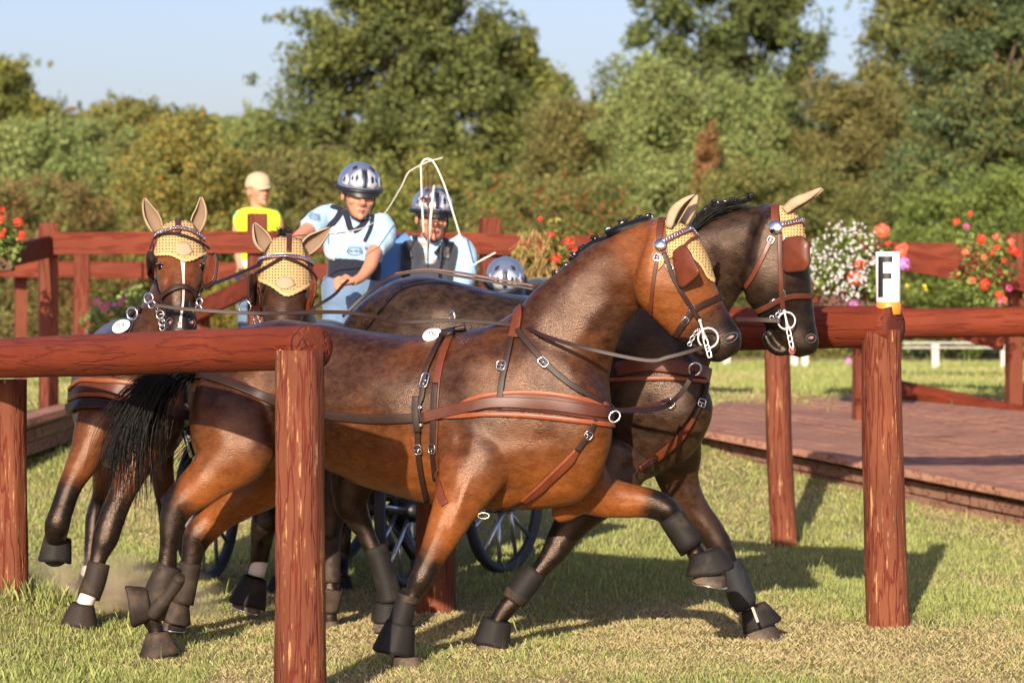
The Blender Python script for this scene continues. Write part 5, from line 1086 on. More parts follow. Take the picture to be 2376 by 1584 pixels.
for i in range(90):
    q = P(658+random.gauss(0,7), 546+random.gauss(0,6), 14.5); b.tube([q, q+Vector((random.gauss(0,.02), random.gauss(0,.015), .01+random.random()*.02))], [.003,.0015], 3)
b.build('forelock', M['hair'], HDr)
strap('collar_pad', [(560,900),(600,890),(660,895),(720,890),(770,900)], w2m(40,14.5), a, L_, HDr, off=.004, thick=.016, Yfb=14.5)
sleeve('white_sock', [(604,1300,19,14.54),(594,1334,20,14.54)], M['white_hair'], HDr)
bell((592,1340,24), (572,1402,42), 14.5, M['boot'], HDr); hoof((578,1390,32), (570,1414,34), 14.5, HDr)
sleeve('leg_boot', [(694,1262,24,14.72),(690,1310,25,14.7),(688,1345,25,14.7)], M['boot'], HDr)
bell((688,1358,20), (685,1400,34), 14.7, M['boot'], HDr); hoof((685,1395,28), (684,1418,30), 14.7, HDr)
bell((652,1340,18), (648,1372,28), 16.1, M['boot'], HDr); bell((792,1335,18), (788,1368,28), 16.2, M['boot'], HDr)
# ================= reins and coupling straps (held or hanging between things)
def rein(name, pts, wpx, m, label, Y=13, group='reins and straps of the team'):
    b = MB(); R = cat(pts, 8); L = [P(r[0], r[1], r[2]) for r in R]
    strapmesh(b, L, [Vector((0,-1,.25)).normalized()]*len(L), wpx*Y/FP, .004, .1); o = b.build(name, m); tag(o, label, 'rein', group); return o
rein('rein', [(346,706,13.44),(440,718,13.4),(608,727,13.35),(777,724,13.2),(861,733,13.12),(928,747,13.0),(1066,744,12.93),(1205,757,12.84),(1265,780,12.72),(1364,809,12.62),(1500,836,12.58),(1552,828,12.57),(1608,813,12.58),(1644,800,12.6)], 9, LD, 'long brown rein sweeping from the nearest bit back across the two left faces')
rein('rein', [(1704,741,13.42),(1760,742,13.36),(1812,744,13.33)], 12, LD, 'short dark rein ending at the bit ring of the far right horse')
rein('coupling_strap', [(1427,952,12.62),(1481,952,12.75),(1530,947,12.95),(1556,934,13.1),(1585,906,13.15),(1611,862,13.18)], 12, LD, 'buckled dark strap joining the breast collars of the front pair')
rein('coupling_strap', [(1428,955,12.62),(1470,948,12.78),(1520,938,12.98),(1552,926,13.12)], 8, L_, 'second thinner strap lying along the buckled coupling strap')
rein('rein', [(470,668,13.55),(530,645,14.0),(598,616,14.45),(640,596,14.6)], 9, LD, 'dark rein rising from the white blazed head to behind its neighbour')
rein('rein', [(795,735,13.7),(850,682,13.72),(913,641,13.78),(992,629,13.8),(1060,640,13.8),(1125,651,13.8),(1245,672,13.75)], 7, LD, 'dark rein running over the back of the far front horse')
rein('rein', [(913,636,13.85),(990,625,13.85),(1060,632,13.85),(1125,643,13.85),(1245,664,13.8)], 6, M['leather'], 'upper thin rein above the back of the far front horse')
rein('rein', [(808,650,16.38),(795,662,16.3),(778,682,16.2),(752,700,16.1),(725,716,15.9)], 9, LD, 'short dark rein end in the hand of the leaning man in the polo')
b = MB(); b.tube([P(330,955,14.3), P(420,985,14.6), P(470,1010,15.2), P(520,1000,16.4)], .03, 12); o = b.build('carriage_pole', M['rubber']); tag(o, 'black carriage pole between the two oncoming horses', 'pole')
b = MB(); ringm(b, P(418,955,14.2), .035, (1,0,.3), (0,-.3,1), .007); ringm(b, P(395,950,14.2), .03, (.8,0,.5), (.3,-.3,1), .006); b.tube([P(425,1000,14.2), P(445,1060,14.2)], .01); o = b.build('pole_rings', M['chrome'], None); tag(o, 'steel rings and shackle hanging at the pole tip', 'fittings')
# ------------------------------------------------------------------ carriage
M['black_metal'] = mat('black_painted_metal', (.015,.016,.018), .35, spec=.6)
M['spoke'] = mat('brushed_spokes', (.62,.64,.70), .3, .9); M['tyre'] = mat('tyre_rubber', (.035,.037,.042), .6)
M['seatred'] = mat('dark_red_panel', (.10,.02,.015), .4)
hd = Vector((-.5,-.866,0)).normalized(); lt = Vector((.866,-.5,0)).normalized()
CAR = empty('carriage', (-.8, 17.0, 0), 'black marathon carriage with steel spoked wheels behind the horses', 'carriage')
def wheel(c, h, r=.40):
    up = Vector((0,0,1)); c = Vector(c); ax = h.cross(up).normalized(); N = 48
    b = MB(); rr = [r-.035, r-.03, r-.005, r, r-.005, r-.03]; dd = [-.018,-.03,-.024,0,.024,.03]
    b.loft([[c+(h*math.cos(6.2832*k/N)+up*math.sin(6.2832*k/N))*q+ax*d for k in range(N)] for q, d in zip(rr+[r-.035, r-.05, r-.05, r-.035], dd+[.018,.018,-.018,-.018])], cap=False)
    w_ = b.build('wheel', M['tyre'], CAR); b = MB()
    for k in range(12):
        a = 6.2832*k/12+.13; d = h*math.cos(a)+up*math.sin(a); b.tube([c+d*.04+ax*.03*(1 if k % 2 else -1), c+d*(r-.05)], .0115, 7)
    b.build('spokes', M['spoke'], w_); b = MB(); b.tube([c-ax*.09, c-ax*.06, c+ax*.06, c+ax*.09], [.035,.06,.06,.035], 16); b.build('hub', M['black_metal'], w_)
hf = Vector((-.3,-.95,0)).normalized()
wr, wl = Vector((-.045,17.1,.40)), Vector((-1.0,17.6,.40)); fr_, fl_ = Vector((-.56,16.25,.40)), Vector((-1.62,16.62,.40))
for c_, h_ in ((wr,hd),(wl,hd),(fr_,hf),(fl_,hf)): wheel(c_, h_)
Rc = Matrix((hd, lt, Vector((0,0,1)))).transposed()
b = MB(); b.tube([wr, wl], .03, 10); b.tube([fr_, fl_], .03, 10); b.box(((wr+wl+fr_+fl_)/4)+Vector((0,0,.08)), 1.5, .12, .1, Rc); b.build('axles', M['black_metal'], CAR)
cc_ = (wr+wl+fr_+fl_)/4
b = MB(); b.box(cc_+Vector((.15,.25,.28)), 1.9, .62, .06, Rc); b.box(cc_+Vector((.2,.3,.42)), 1.2, .56, .22, Rc); b.build('chassis', M['black_metal'], CAR, smooth=False, bevel=.01)
b = MB(); b.box(Vector((-.42,17.5,1.0)), .42, .7, .1, Rc); b.box(Vector((-.36,17.65,1.16)), .06, .7, .28, Rc); b.build('driver_seat', M['seatred'], CAR, smooth=False, bevel=.02)
b = MB(); b.box(Vector((-.02,18.15,.5)), .7, .8, .05, Rc); b.box(Vector((-.95,16.6,.62)), .5, .6, .04, Rc); b.build('footboards', M['black_metal'], CAR, smooth=False, bevel=.005)
b = MB()
for s in (-.33,.33): b.tube([cc_+lt*s+hd*-.5+Vector((0,0,.4)), cc_+lt*s+hd*-.6+Vector((0,0,.95)), cc_+lt*s+hd*-1.3+Vector((0,0,.95)), cc_+lt*s+hd*-1.35+Vector((0,0,.2))], .018, 8)
b.build('hand_rails', M['black_metal'], CAR)
b = MB(); b.plank(P(905,1190,16.3), P(965,1290,16.15), .05, .05); b.plank(P(868,1170,16.6), P(905,1270,16.4), .06, .04); b.build('mudguard_bars', M['black_metal'], CAR)
# ------------------------------------------------------------------ people
def skinmat(name, c): 
    m = mat(name, c, .5, spec=.35, Subsurface_Weight=.0); b = NB(m); b.col(b.mix(b.ramp(b.noise(b.coord(), 9, 3), [(.35,(0,0,0)),(.7,(1,1,1))]), tuple(x*.88 for x in c), (c[0]*1.08, c[1]*.98, c[2]*.92))); return m
M['skin'] = skinmat('sunned_skin', (.50,.235,.145)); M['skin_pale'] = skinmat('fair_skin', (.50,.25,.17))
def fabric(name, c, rough=.85, sc=18):
    m = mat(name, c, rough, spec=.15, Sheen_Weight=.15); b = NB(m); b.bump(b.noise(b.coord((1,1,.6)), sc, 3, .5), .5, .02); return m
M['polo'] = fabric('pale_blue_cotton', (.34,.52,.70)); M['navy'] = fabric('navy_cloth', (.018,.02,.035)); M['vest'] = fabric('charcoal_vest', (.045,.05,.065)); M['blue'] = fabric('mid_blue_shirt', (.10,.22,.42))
M['hivis'] = fabric('hi_vis_yellow', (.62,.85,.03)); M['hivis_green'] = fabric('hi_vis_green', (.25,.75,.05)); M['cyan'] = fabric('cyan_shirt', (.03,.42,.58)); M['jeans'] = fabric('washed_denim', (.13,.20,.31)); M['cap'] = fabric('sand_cap', (.47,.37,.24))
M['shell'] = mat('helmet_blue_grey', (.16,.20,.31), .28, .35, Coat_Weight=.4); M['silver'] = mat('helmet_silver', (.62,.64,.68), .25, .5); M['dark'] = mat('helmet_black', (.012,.013,.016), .45)
M['lip'] = mat('lip', (.42,.13,.10), .5); M['brow'] = mat('brow', (.06,.03,.02), .8); M['blond'] = mat('blond_hair', (.42,.28,.13), .6)
def head(body, chin, R, s=1.0):
    """adds head+neck stub volumes to a Body; local axes: x = person's left in picture right, y = back, z = up; origin at chin"""
    T = Matrix.Translation(Vector(chin))@R.to_4x4()@Matrix.Scale(s, 4); b = body
    def pt(x, y, z): return T@Vector((x, y, z))
    def vec(x, y, z): return (T.to_3x3()@Vector((x, y, z)))
    rows = [(-.004,.014,-.082,-.05),(.008,.034,-.094,-.01),(.028,.048,-.097,.03),(.05,.058,-.097,.055),(.075,.065,-.096,.075),(.10,.071,-.093,.088),(.125,.074,-.088,.096),(.15,.076,-.088,.1),(.18,.073,-.078,.096),(.205,.06,-.058,.08),(.225,.036,-.03,.055),(.232,.012,-.005,.03)]
    rings = []
    for r in cat(rows, 3):
        c = pt(0, (r[2]+r[3])/2, r[0]); rings.append(b.ring(c, vec(max(.004, r[1]),0,0), vec(0,max(.004,(r[3]-r[2])/2),0), ex=.88)); b.kd.append((c, 0, .07))
    b.mb.loft(rings)
    b.mb.tube([pt(0,-.088,.118), pt(0,-.103,.095), pt(0,-.118,.078), pt(0,-.104,.066)], [.008*s,.011*s,.0155*s,.009*s], 10)       # nose
    for sx in (-1,1):
        b.mb.ball(pt(.012*sx,-.102,.074), .009*s)
        b.mb.ball(pt(.077*sx,.012,.098), 1, (.008*s,.018*s,.033*s), R)            # ears
        b.mb.ball(pt(.042*sx,-.072,.082), 1, (.022*s,.02*s,.018*s), R)
        b.mb.tube([pt(.012*sx,-.092,.128), pt(.034*sx,-.09,.133), pt(.055*sx,-.078,.127)], .0075*s, 8)        # brow ridge
    b.mb.ball(pt(0,-.094,.046), 1, (.024*s,.012*s,.008*s), R); b.mb.ball(pt(0,-.092,.036), 1, (.02*s,.012*s,.008*s), R); b.mb.ball(pt(0,-.09,.012), .018*s)
    return pt, vec
def face_bits(pt, vec, R, s, parent, open_eyes=True, mouth_w=.022):
    b = MB()
    for sx in (-1,1): b.ball(pt(.031*sx,-.0885,.112), 1, (.0125*s,.007*s,.0055*s), R)
    b.build('eyes', mat('eye', (.03,.02,.018), .25), parent)
    b = MB()
    for sx in (-1,1): b.tube([pt(.013*sx,-.100,.129), pt(.033*sx,-.099,.135), pt(.052*sx,-.088,.129)], [.003*s,.004*s,.002*s], 6)
    b.build('eyebrows', M['brow'], parent)
    b = MB(); b.tube([pt(-mouth_w,-.1,.042), pt(-mouth_w*.4,-.1075,.0455), pt(0,-.1085,.044), pt(mouth_w*.4,-.1075,.0455), pt(mouth_w,-.1,.042)], [.0018,.0045,.004,.0045,.0018], 8)
    b.tube([pt(-mouth_w*.8,-.101,.038), pt(0,-.107,.034), pt(mouth_w*.8,-.101,.038)], [.002,.0058,.002], 8); b.build('lips', M['lip'], parent)
def helmet(pt, vec, R, s, parent):
    ox, oy, oz = 0, .008, .150; root = None
    def sh(a, e, k=1.0, dz=0):      # azimuth 0 = front
        rx, ry, rz = .104*k, .128*k, .112*k; ce = math.cos(e); return pt(ox+rx*ce*math.sin(a), oy-ry*ce*math.cos(a), oz+rz*math.sin(e)+dz)
    b = MB(); rings = []
    for i in range(13):
        e = -.16+(math.pi/2+.15)*i/12; rings.append([sh(2*math.pi*k/40, e, 1+.018*math.cos(6*2*math.pi*k/40)*math.cos(e)) for k in range(40)])
    b.loft(rings); root = b.build('helmet', M['shell'], parent)
    def patch(pts, k, name, m, mbx=None):      # pts polygon in (azimuth deg, elevation deg)
        b = mbx or MB(); n = 6; c = (sum(p[0] for p in pts)/len(pts), sum(p[1] for p in pts)/len(pts)); rg = []
        for j in range(n+1):
            f = max(.02, j/n); rg.append([sh(math.radians(c[0]+(p[0]-c[0])*f), math.radians(c[1]+(p[1]-c[1])*f), k if j < n else k-.03) for p in pts])
        b.loft(rg[::-1], cap=False)
        if not mbx: b.build(name, m, root)
    sil_ = MB(); drk = MB()
    for sx in (-1,1):
        patch([(sx*6,4),(sx*26,0),(sx*40,8),(sx*44,28),(sx*30,44),(sx*14,52),(sx*9,40)], 1.035, 's', None, sil_)
        patch([(sx*46,2),(sx*66,4),(sx*70,20),(sx*56,34),(sx*48,22)], 1.03, 's', None, sil_)
        patch([(sx*18,12),(sx*26,14),(sx*28,26),(sx*22,34),(sx*17,24)], 1.05, 'vent', M['dark'])
        patch([(sx*34,14),(sx*38,20),(sx*36,30),(sx*31,22)], 1.05, 'vent', M['dark'])
        patch([(sx*58,8),(sx*64,12),(sx*62,24),(sx*55,18)], 1.05, 'vent', M['dark'])
        patch([(sx*30,50),(sx*44,42),(sx*52,52),(sx*36,62)], 1.03, 'vent', M['dark'])
    patch([(-5,0),(5,0),(7,30),(12,52),(4,44),(0,56),(-4,44),(-12,52),(-7,30)], 1.04, 'centre_vent', M['dark'])
    sil_.build('silver_panels', M['silver'], root)
    b = MB(); b.tube([sh(2*math.pi*k/36, -.13, 1.03) for k in range(36)], .011*s, 8, closed=True)
    rg = []
    for j in range(5):
        t = j/4; rg.append([sh(math.radians(-62+124*k/14), -.10-.22*t, 1.02+.16*t*math.cos(math.radians(-62+124*k/14)*1.3), 0) for k in range(15)])
    v = [q for g in rg for q in g]; K = 15; b.add(v, [(i*K+k, i*K+k+1, (i+1)*K+k+1, (i+1)*K+k) for i in range(4) for k in range(14)]); b.build('rim_and_peak', M['dark'], root)
    b = MB()
    for sx in (-1,1): b.tube([pt(.074*sx,-.02,.13), pt(.072*sx,-.04,.07), pt(.045*sx,-.075,.01), pt(0,-.085,-.012)], .004*s, 6)
    b.build('chin_strap', M['dark'], root); return root
def hand(body, base, dirp, side, up, s=1.0, curl=1.0):
    """palm plus four fingers and a thumb curled round a bar; dirp = direction of the knuckles, side = across the palm"""
    d = Vector(dirp).normalized(); sd = Vector(side).normalized(); u = Vector(up).normalized(); base = Vector(base); m = body.mb
    m.tube([base, base+d*.03*s, base+d*.07*s], [.024*s,.034*s,.032*s], 12, flat=.6); body.kd.append((base, 0, .03))
    for i, (o, L) in enumerate(((-.03,.8),(-.01,1),(.01,.96),(.029,.78))):
        p = base+d*.075*s+sd*o*s; q = p+d*.022*L*s-u*.012*s; r = q-u*.028*L*s+d*.002*s; t = r-d*.024*L*s-u*.002*s
        m.tube([base+d*.05*s+sd*o*s*.9, p, q, r, t], [.0095*s,.0098*s,.0092*s,.0085*s,.007*s], 8)
    m.tube([base+d*.02*s-sd*.022*s, base+d*.04*s-sd*.045*s-u*.012*s, base+d*.065*s-sd*.04*s-u*.03*s], [.013*s,.011*s,.009*s], 8)
def person(x, Y, z, label, group='crew of the carriage'):
    p = P(x, 700, Y); return empty('person', (p.x, Y, z), label, 'person', group)
def cloth(parent, name, m, sil=(), limbs=(), voxel=.011, amp=.006, smooth=3):
    B_ = Body()
    for rows in sil: B_.sil(rows, ex=.9)
    for rows in limbs: B_.limb(rows)
    B_.finish(name, m, parent, voxel=voxel, smooth=smooth, disp=lambda p: amp*mnoise.noise(p*11)+amp*.8*mnoise.noise(Vector((p.x*18+p.z*14, p.y*9, p.z*12-p.x*16)))); return B_
E = lambda a, b_, c: (Matrix.Rotation(math.radians(a), 3, 'Z')@Matrix.Rotation(math.radians(b_), 3, 'X')@Matrix.Rotation(math.radians(c), 3, 'Y'))
# ---- groom leaning out (pale polo)
Y1 = 16.9; p1 = person(830, Y1, .6, 'man in grey helmet and pale blue polo leaning out to the left, holding a rein')
S1 = Body(); R1 = E(14, 9, 4); chin1 = P(834,507,Y1-.12)
pt, vec = head(S1, chin1-(R1@Vector((0,-.08,0))), R1, 1.12)
S1.limb([(826,485,22,Y1-.02,.055,0),(820,510,24,Y1+.02,.06,0),(818,540,40,Y1+.05,.08,0)])
S1.sil([(765,500,890,520,Y1+.02,.08,0),(765,560,885,570,Y1+.02,.09,0),(770,620,875,625,Y1+.02,.09,0),(775,680,872,690,Y1+.05,.09,0)])
S1.limb([(770,505,19,Y1-.02,.045,0),(735,520,19,Y1-.08,.045,0),(712,535,17,Y1-.16,.042,0),(692,552,15,Y1-.25,.038,0),(672,572,12,Y1-.35,.03,0)])
S1.limb([(885,525,20,Y1-.02,.05,0),(884,560,19,Y1-.1,.045,0),(868,588,18,Y1-.2,.044,0),(858,618,16,Y1-.28,.04,0),(838,643,12,Y1-.36,.03,0),(818,654,10,Y1-.42,.024,0)])
hand(S1, P(820,652,Y1-.42), Vector((-1,-.15,-.12)), Vector((.1,-.5,-.8)), Vector((-.15,-.85,.5)), 1.05)
hand(S1, P(674,570,Y1-.35), Vector((-.6,-.3,-.8)), Vector((-.8,-.2,.5)), Vector((0,-1,.2)), 1.05)
S1.finish('body', M['skin'], p1, voxel=.0065, smooth=2); face_bits(pt, vec, R1, 1.1, p1, mouth_w=.015); helmet(pt, vec, R1, 1.1, p1)
PL = cloth(p1, 'polo_shirt', M['polo'], [[(796,488,848,496,Y1+.03,.075,0),(772,484,880,504,Y1+.03,.10,0),(758,502,902,526,Y1+.02,.125,0),(753,540,897,560,Y1,.135,0),(751,575,890,592,Y1-.01,.13,0),(757,606,882,614,Y1,.12,0)]],
    [[(780,500,30,Y1,.075,0),(745,508,28,Y1-.05,.07,0),(716,532,27,Y1-.14,.06,0)], [(880,518,32,Y1,.08,0),(893,548,29,Y1-.08,.07,0),(868,580,26,Y1-.18,.062,0)]])
cloth(p1, 'waistband', M['navy'], [[(757,596,884,600,Y1,.13,0),(758,620,886,625,Y1,.128,0),(757,650,882,655,Y1,.13,0)]], amp=.003)
cloth(p1, 'trousers', M['jeans'], [[(752,642,882,648,Y1,.13,0),(745,680,884,690,Y1,.15,0),(750,720,880,725,Y1,.14,0)]], [[(790,700,38,Y1,.09,0),(770,800,32,Y1-.1,.08,0),(770,960,24,Y1+.1,.06,0)],[(850,700,38,Y1,.09,0),(850,800,32,Y1-.1,.08,0),(850,960,24,Y1+.1,.06,0)]])
v1 = PL.bvh; w17 = lambda p: p*16.9/FP
strap('collar', [(800,490),(806,510),(812,528),(818,536)], w17(14), v1, M['navy'], p1, Yfb=16.8, off=.006)
strap('collar', [(852,500),(846,516),(832,530),(820,538)], w17(12), v1, M['navy'], p1, Yfb=16.8, off=.006)
strap('shoulder_strap', [(768,480),(790,488),(782,508),(766,524),(754,534)], w17(15), v1, M['navy'], p1, Yfb=16.8, off=.004)
strap('shoulder_strap', [(866,500),(862,520),(853,545),(847,562)], w17(9), v1, M['navy'], p1, Yfb=16.8, off=.004)
strap('cuff_stripe', [(698,524),(712,530),(726,542),(732,550)], w17(4), v1, M['blue'], p1, Yfb=16.7)
strap('cuff_stripe', [(848,574),(862,576),(876,584),(886,592)], w17(4), v1, M['blue'], p1, Yfb=16.7)
plb = drape('bib', [(766,530),(774,526),(782,528)], [(754,596),(766,604),(778,602)], 6, 8, v1, M['white_paint'], p1, off=.004, Y=16.8)
def deco(bvh, s, x, y, size, m, parent, Yf, name='print', bold=0, oval=None, rot=0):
    lo, no = hit(bvh, x, y, Yf); n = (no+Vector((0,-.6,0))).normalized(); u = Vector((1,0,0)); u = (u-n*u.dot(n)).normalized(); v = n.cross(u)
    Rr = Matrix.Rotation(math.radians(rot), 3, n); u = Rr@u; v = Rr@v; c = lo+n*.012
    o = text_on(s, c, u, v, n, size, m, parent, name=name, bold=bold)
    if oval:
        b = MB(); rx, ry = oval; b.tube([c+u*rx*math.cos(6.283*k/24)+v*ry*math.sin(6.283*k/24) for k in range(24)], .0016, 5, closed=True)
        for k in range(9): a = math.radians(35+110*k/8); q = c+u*rx*math.cos(a)+v*(ry*math.sin(a)+.004); b.tube([q, q+u*.01*math.cos(a)+v*.018], [.0016,.0006], 4)
        b.build('emblem', m, parent)
M['print'] = mat('navy_print', (.04,.07,.14), .7)
deco(v1, 'HAVENS', 823, 582, .021, M['print'], p1, 16.7, oval=(.042,.019), bold=.0002)
deco(v1, 'HAVENS', 728, 506, .016, M['print'], p1, 16.7, oval=(.03,.015), rot=-12)
deco(v1, '1', 765, 558, .075, M['blue'], p1, 16.7, bold=.002)
# ---- driver with charcoal vest
Y2 = 17.35; p2 = person(1000, Y2, .6, 'man in grey helmet, charcoal body protector and blue shirt behind the whip')
S2 = Body(); R2 = E(12, 3, 3)
pt, vec = head(S2, P(1006,556,Y2-.1)-(R2@Vector((0,-.08,0))), R2, 1.12)
S2.limb([(1000,540,24,Y2,.06,0),(998,565,26,Y2+.03,.065,0),(997,600,44,Y2+.05,.08,0)])
S2.sil([(935,560,1070,570,Y2+.03,.09,0),(940,640,1062,640,Y2+.03,.1,0),(950,720,1050,720,Y2+.05,.09,0)])
S2.limb([(925,575,24,Y2,.05,0),(905,640,22,Y2-.1,.05,0),(930,700,16,Y2-.35,.04,0),(960,715,12,Y2-.45,.03,0)]); S2.limb([(1075,580,24,Y2,.05,0),(1082,650,22,Y2-.1,.05,0),(1040,700,16,Y2-.35,.04,0),(1010,712,12,Y2-.45,.03,0)])
hand(S2, P(962,714,Y2-.45), Vector((.8,-.5,-.1)), Vector((0,-.3,-.9)), Vector((-.3,-.9,.3)), 1.0); hand(S2, P(1008,712,Y2-.45), Vector((-.8,-.5,-.1)), Vector((0,-.3,-.9)), Vector((.3,-.9,.3)), 1.0)
S2.finish('body', M['skin'], p2, voxel=.0065, smooth=2); face_bits(pt, vec, R2, 1.1, p2, mouth_w=.021); helmet(pt, vec, R2, 1.1, p2)
SH = cloth(p2, 'shirt', M['polo'], [[(955,548,1042,556,Y2+.05,.08,0),(940,556,1068,562,Y2+.04,.1,0),(940,620,1062,630,Y2+.04,.11,0),(945,700,1058,705,Y2+.04,.11,0)]], [[(1050,565,30,Y2+.01,.08,0),(1076,590,31,Y2-.02,.075,0),(1078,640,27,Y2-.1,.065,0),(1055,690,20,Y2-.28,.05,0)]])
cloth(p2, 'shade_painted_sleeve', M['blue'], [], [[(952,565,30,Y2+.01,.08,0),(918,585,33,Y2-.02,.078,0),(905,640,28,Y2-.1,.065,0),(925,695,21,Y2-.3,.05,0)]])  # same shirt in a darker blue, the shade on this arm painted in
VE = cloth(p2, 'body_protector', M['vest'], [[(935,556,985,560,Y2+.02,.10,0),(930,575,986,590,Y2-.01,.135,0),(928,620,990,625,Y2-.02,.145,0),(935,680,1000,690,Y2-.02,.145,0)], [(1020,568,1064,560,Y2+.02,.10,0),(1014,592,1068,580,Y2-.01,.135,0),(1000,630,1062,630,Y2-.02,.145,0),(990,680,1055,690,Y2-.02,.145,0)], [(945,612,1055,612,Y2-.02,.135,0),(942,650,1058,650,Y2-.02,.15,0),(945,720,1055,720,Y2,.14,0)]])
strap('shoulder_pad', [(938,566),(946,580),(950,600)], w2m(18,17.2), VE.bvh, M['dark'], p2, Yfb=17.2, off=.004); strap('shoulder_pad', [(1046,562),(1040,580),(1034,600)], w2m(18,17.2), VE.bvh, M['dark'], p2, Yfb=17.2, off=.004)
b = MB(); lo, no = hit(VE.bvh, 1034, 582, 17.2); b.box(lo+Vector((0,-.012,0)), .045, .02, .05, Matrix.Rotation(.2, 3, 'Y')); b.build('radio', M['dark'], p2, smooth=False, bevel=.005)
strap('collar', [(962,548),(968,566),(980,582)], w2m(12,17.2), SH.bvh, M['navy'], p2, Yfb=17.1, off=.01); strap('collar', [(1034,556),(1026,572),(1010,590)], w2m(12,17.2), SH.bvh, M['navy'], p2, Yfb=17.1, off=.01)
cloth(p2, 'trousers', M['navy'], [[(940,715,1058,715,Y2,.14,0),(938,760,1060,760,Y2,.16,0)]], [[(965,750,34,Y2,.09,0),(955,790,30,Y2-.4,.08,0),(955,960,22,Y2-.5,.06,0)],[(1035,750,34,Y2,.09,0),(1040,790,30,Y2-.4,.08,0),(1040,960,22,Y2-.5,.06,0)]])
# ---- second groom crouching low at the back
Y3 = 18.0; p3 = person(1173, Y3, .5, 'crouching person of whom only the grey helmet and brow show above the far horse')
S3 = Body(); R3 = E(0, 26, 0); pt, vec = head(S3, P(1172,722,Y3-.12)-(R3@Vector((0,-.08,0))), R3, 1.1)
S3.limb([(1175,700,24,Y3+.03,.06,0),(1195,700,30,Y3+.25,.09,0),(1215,710,45,Y3+.45,.12,0)])
S3.limb([(1240,720,40,Y3+.5,.1,0),(1240,820,40,Y3+.5,.1,0),(1235,1000,24,Y3+.45,.06,0)])
S3.limb([(1150,720,24,Y3+.1,.05,0),(1135,780,18,Y3-.1,.05,0),(1130,810,12,Y3-.3,.03,0)]); hand(S3, P(1130,812,Y3-.3), Vector((0,-.8,-.5)), Vector((1,0,0)), Vector((0,-.5,.8)))
S3.finish('body', M['skin'], p3, voxel=.008, smooth=2); face_bits(pt, vec, R3, 1.1, p3); helmet(pt, vec, R3, 1.1, p3)
cloth(p3, 'dark_jacket', M['vest'], [[(1222,668,1300,700,Y3+.3,.12,0),(1205,720,1290,740,Y3+.4,.16,0),(1200,780,1285,790,Y3+.45,.16,0)]], [[(1190,700,28,Y3+.2,.07,0),(1222,668,18,Y3+.35,.1,0),(1262,662,18,Y3+.5,.12,0),(1290,680,18,Y3+.6,.1,0)]])
cloth(p3, 'shirt', M['blue'], [], [[(1205,690,12,Y3+.05,.05,0),(1208,672,12,Y3+.12,.05,0)]])
# ---- steward in cap and hi-vis vest behind the fence
Y4 = 23.75; sx_ = P(598,700,Y4); p4_ = empty('person', (sx_.x, Y4, terr(sx_.x,Y4)), 'woman steward in sand coloured cap and yellow high visibility vest behind the fence', 'person')
S4 = Body(); R4 = E(32, 0, 0); ch = P(611,474,Y4-.06); pt, vec = head(S4, ch-(R4@Vector((0,-.08,0))), R4, 1.0)
S4.limb([(598,462,17,Y4,.05,0),(597,490,17,Y4+.01,.05,0),(597,510,34,Y4+.02,.07,0)])
S4.sil([(556,505,640,505,Y4+.02,.08,0),(562,600,634,600,Y4+.02,.09,0),(560,690,634,690,Y4+.02,.11,0)])
S4.limb([(556,505,15,Y4,.045,0),(552,545,13,Y4-.02,.04,0),(556,600,11,Y4-.06,.034,0),(564,640,9,Y4-.12,.028,0)]); hand(S4, P(565,645,Y4-.12), Vector((.2,-.2,-.9)), Vector((1,0,0)), Vector((0,-1,0)), .95)
S4.limb([(642,508,15,Y4,.045,0),(646,550,13,Y4,.04,0),(645,605,11,Y4-.04,.034,0),(640,645,9,Y4-.08,.028,0)]); hand(S4, P(640,650,Y4-.08), Vector((-.1,-.2,-.9)), Vector((1,0,0)), Vector((0,-1,0)), .95)
for xx in (578,618): S4.limb([(xx,690,22,Y4+.02,.08,0),(xx,780,18,Y4+.02,.06,0),(xx,870,14,Y4+.03,.05,0),(xx,918,10,Y4+.02,.04,0)])
S4.finish('body', M['skin_pale'], p4_, voxel=.008, smooth=2); face_bits(pt, vec, R4, 1, p4_, mouth_w=.02)
V4 = cloth(p4_, 'hi_vis_vest', M['hivis'], [[(575,482,620,484,Y4+.01,.08,0),(549,489,646,491,Y4+.01,.09,0),(540,508,654,510,Y4,.115,0),(544,530,652,532,Y4,.12,0),(552,590,642,590,Y4,.12,0),(545,672,650,672,Y4,.13,0)]], amp=.004)
cloth(p4_, 't_shirt', M['cyan'], [], [[(562,498,18,Y4,.06,0),(553,518,16,Y4-.01,.055,0)]], amp=.002)
cloth(p4_, 'jeans', M['jeans'], [[(550,668,645,668,Y4+.02,.12,0),(550,710,645,710,Y4+.02,.13,0)]], [[(575,700,26,Y4+.02,.09,0),(576,800,22,Y4+.02,.075,0),(578,912,17,Y4+.02,.06,0)],[(620,700,26,Y4+.02,.09,0),(619,800,22,Y4+.02,.075,0),(618,912,17,Y4+.02,.06,0)]], amp=.004)
strap('reflective_band', [(548,608),(575,612),(620,612),(648,608)], w2m(15,23.6), V4.bvh, M['white_paint'], p4_, Yfb=23.6); strap('lower_hem', [(545,664),(575,668),(620,668),(650,664)], w2m(20,23.6), V4.bvh, M['hivis_green'], p4_, Yfb=23.6)
strap('reflective_band', [(548,644),(575,648),(620,648),(648,644)], w2m(15,23.6), V4.bvh, M['jeans'], p4_, Yfb=23.6)
b = MB(); rings = []
for i in range(9):
    e = -.25+1.75*i/8; ce = math.cos(max(e, -.25)); rings.append([pt(.094*max(.03,ce)*math.sin(2*math.pi*k/28), .010-.112*max(.03,ce)*math.cos(2*math.pi*k/28), .150+.105*math.sin(e)*(1 if e < .9 else .94)) for k in range(28)])
b.loft(rings)
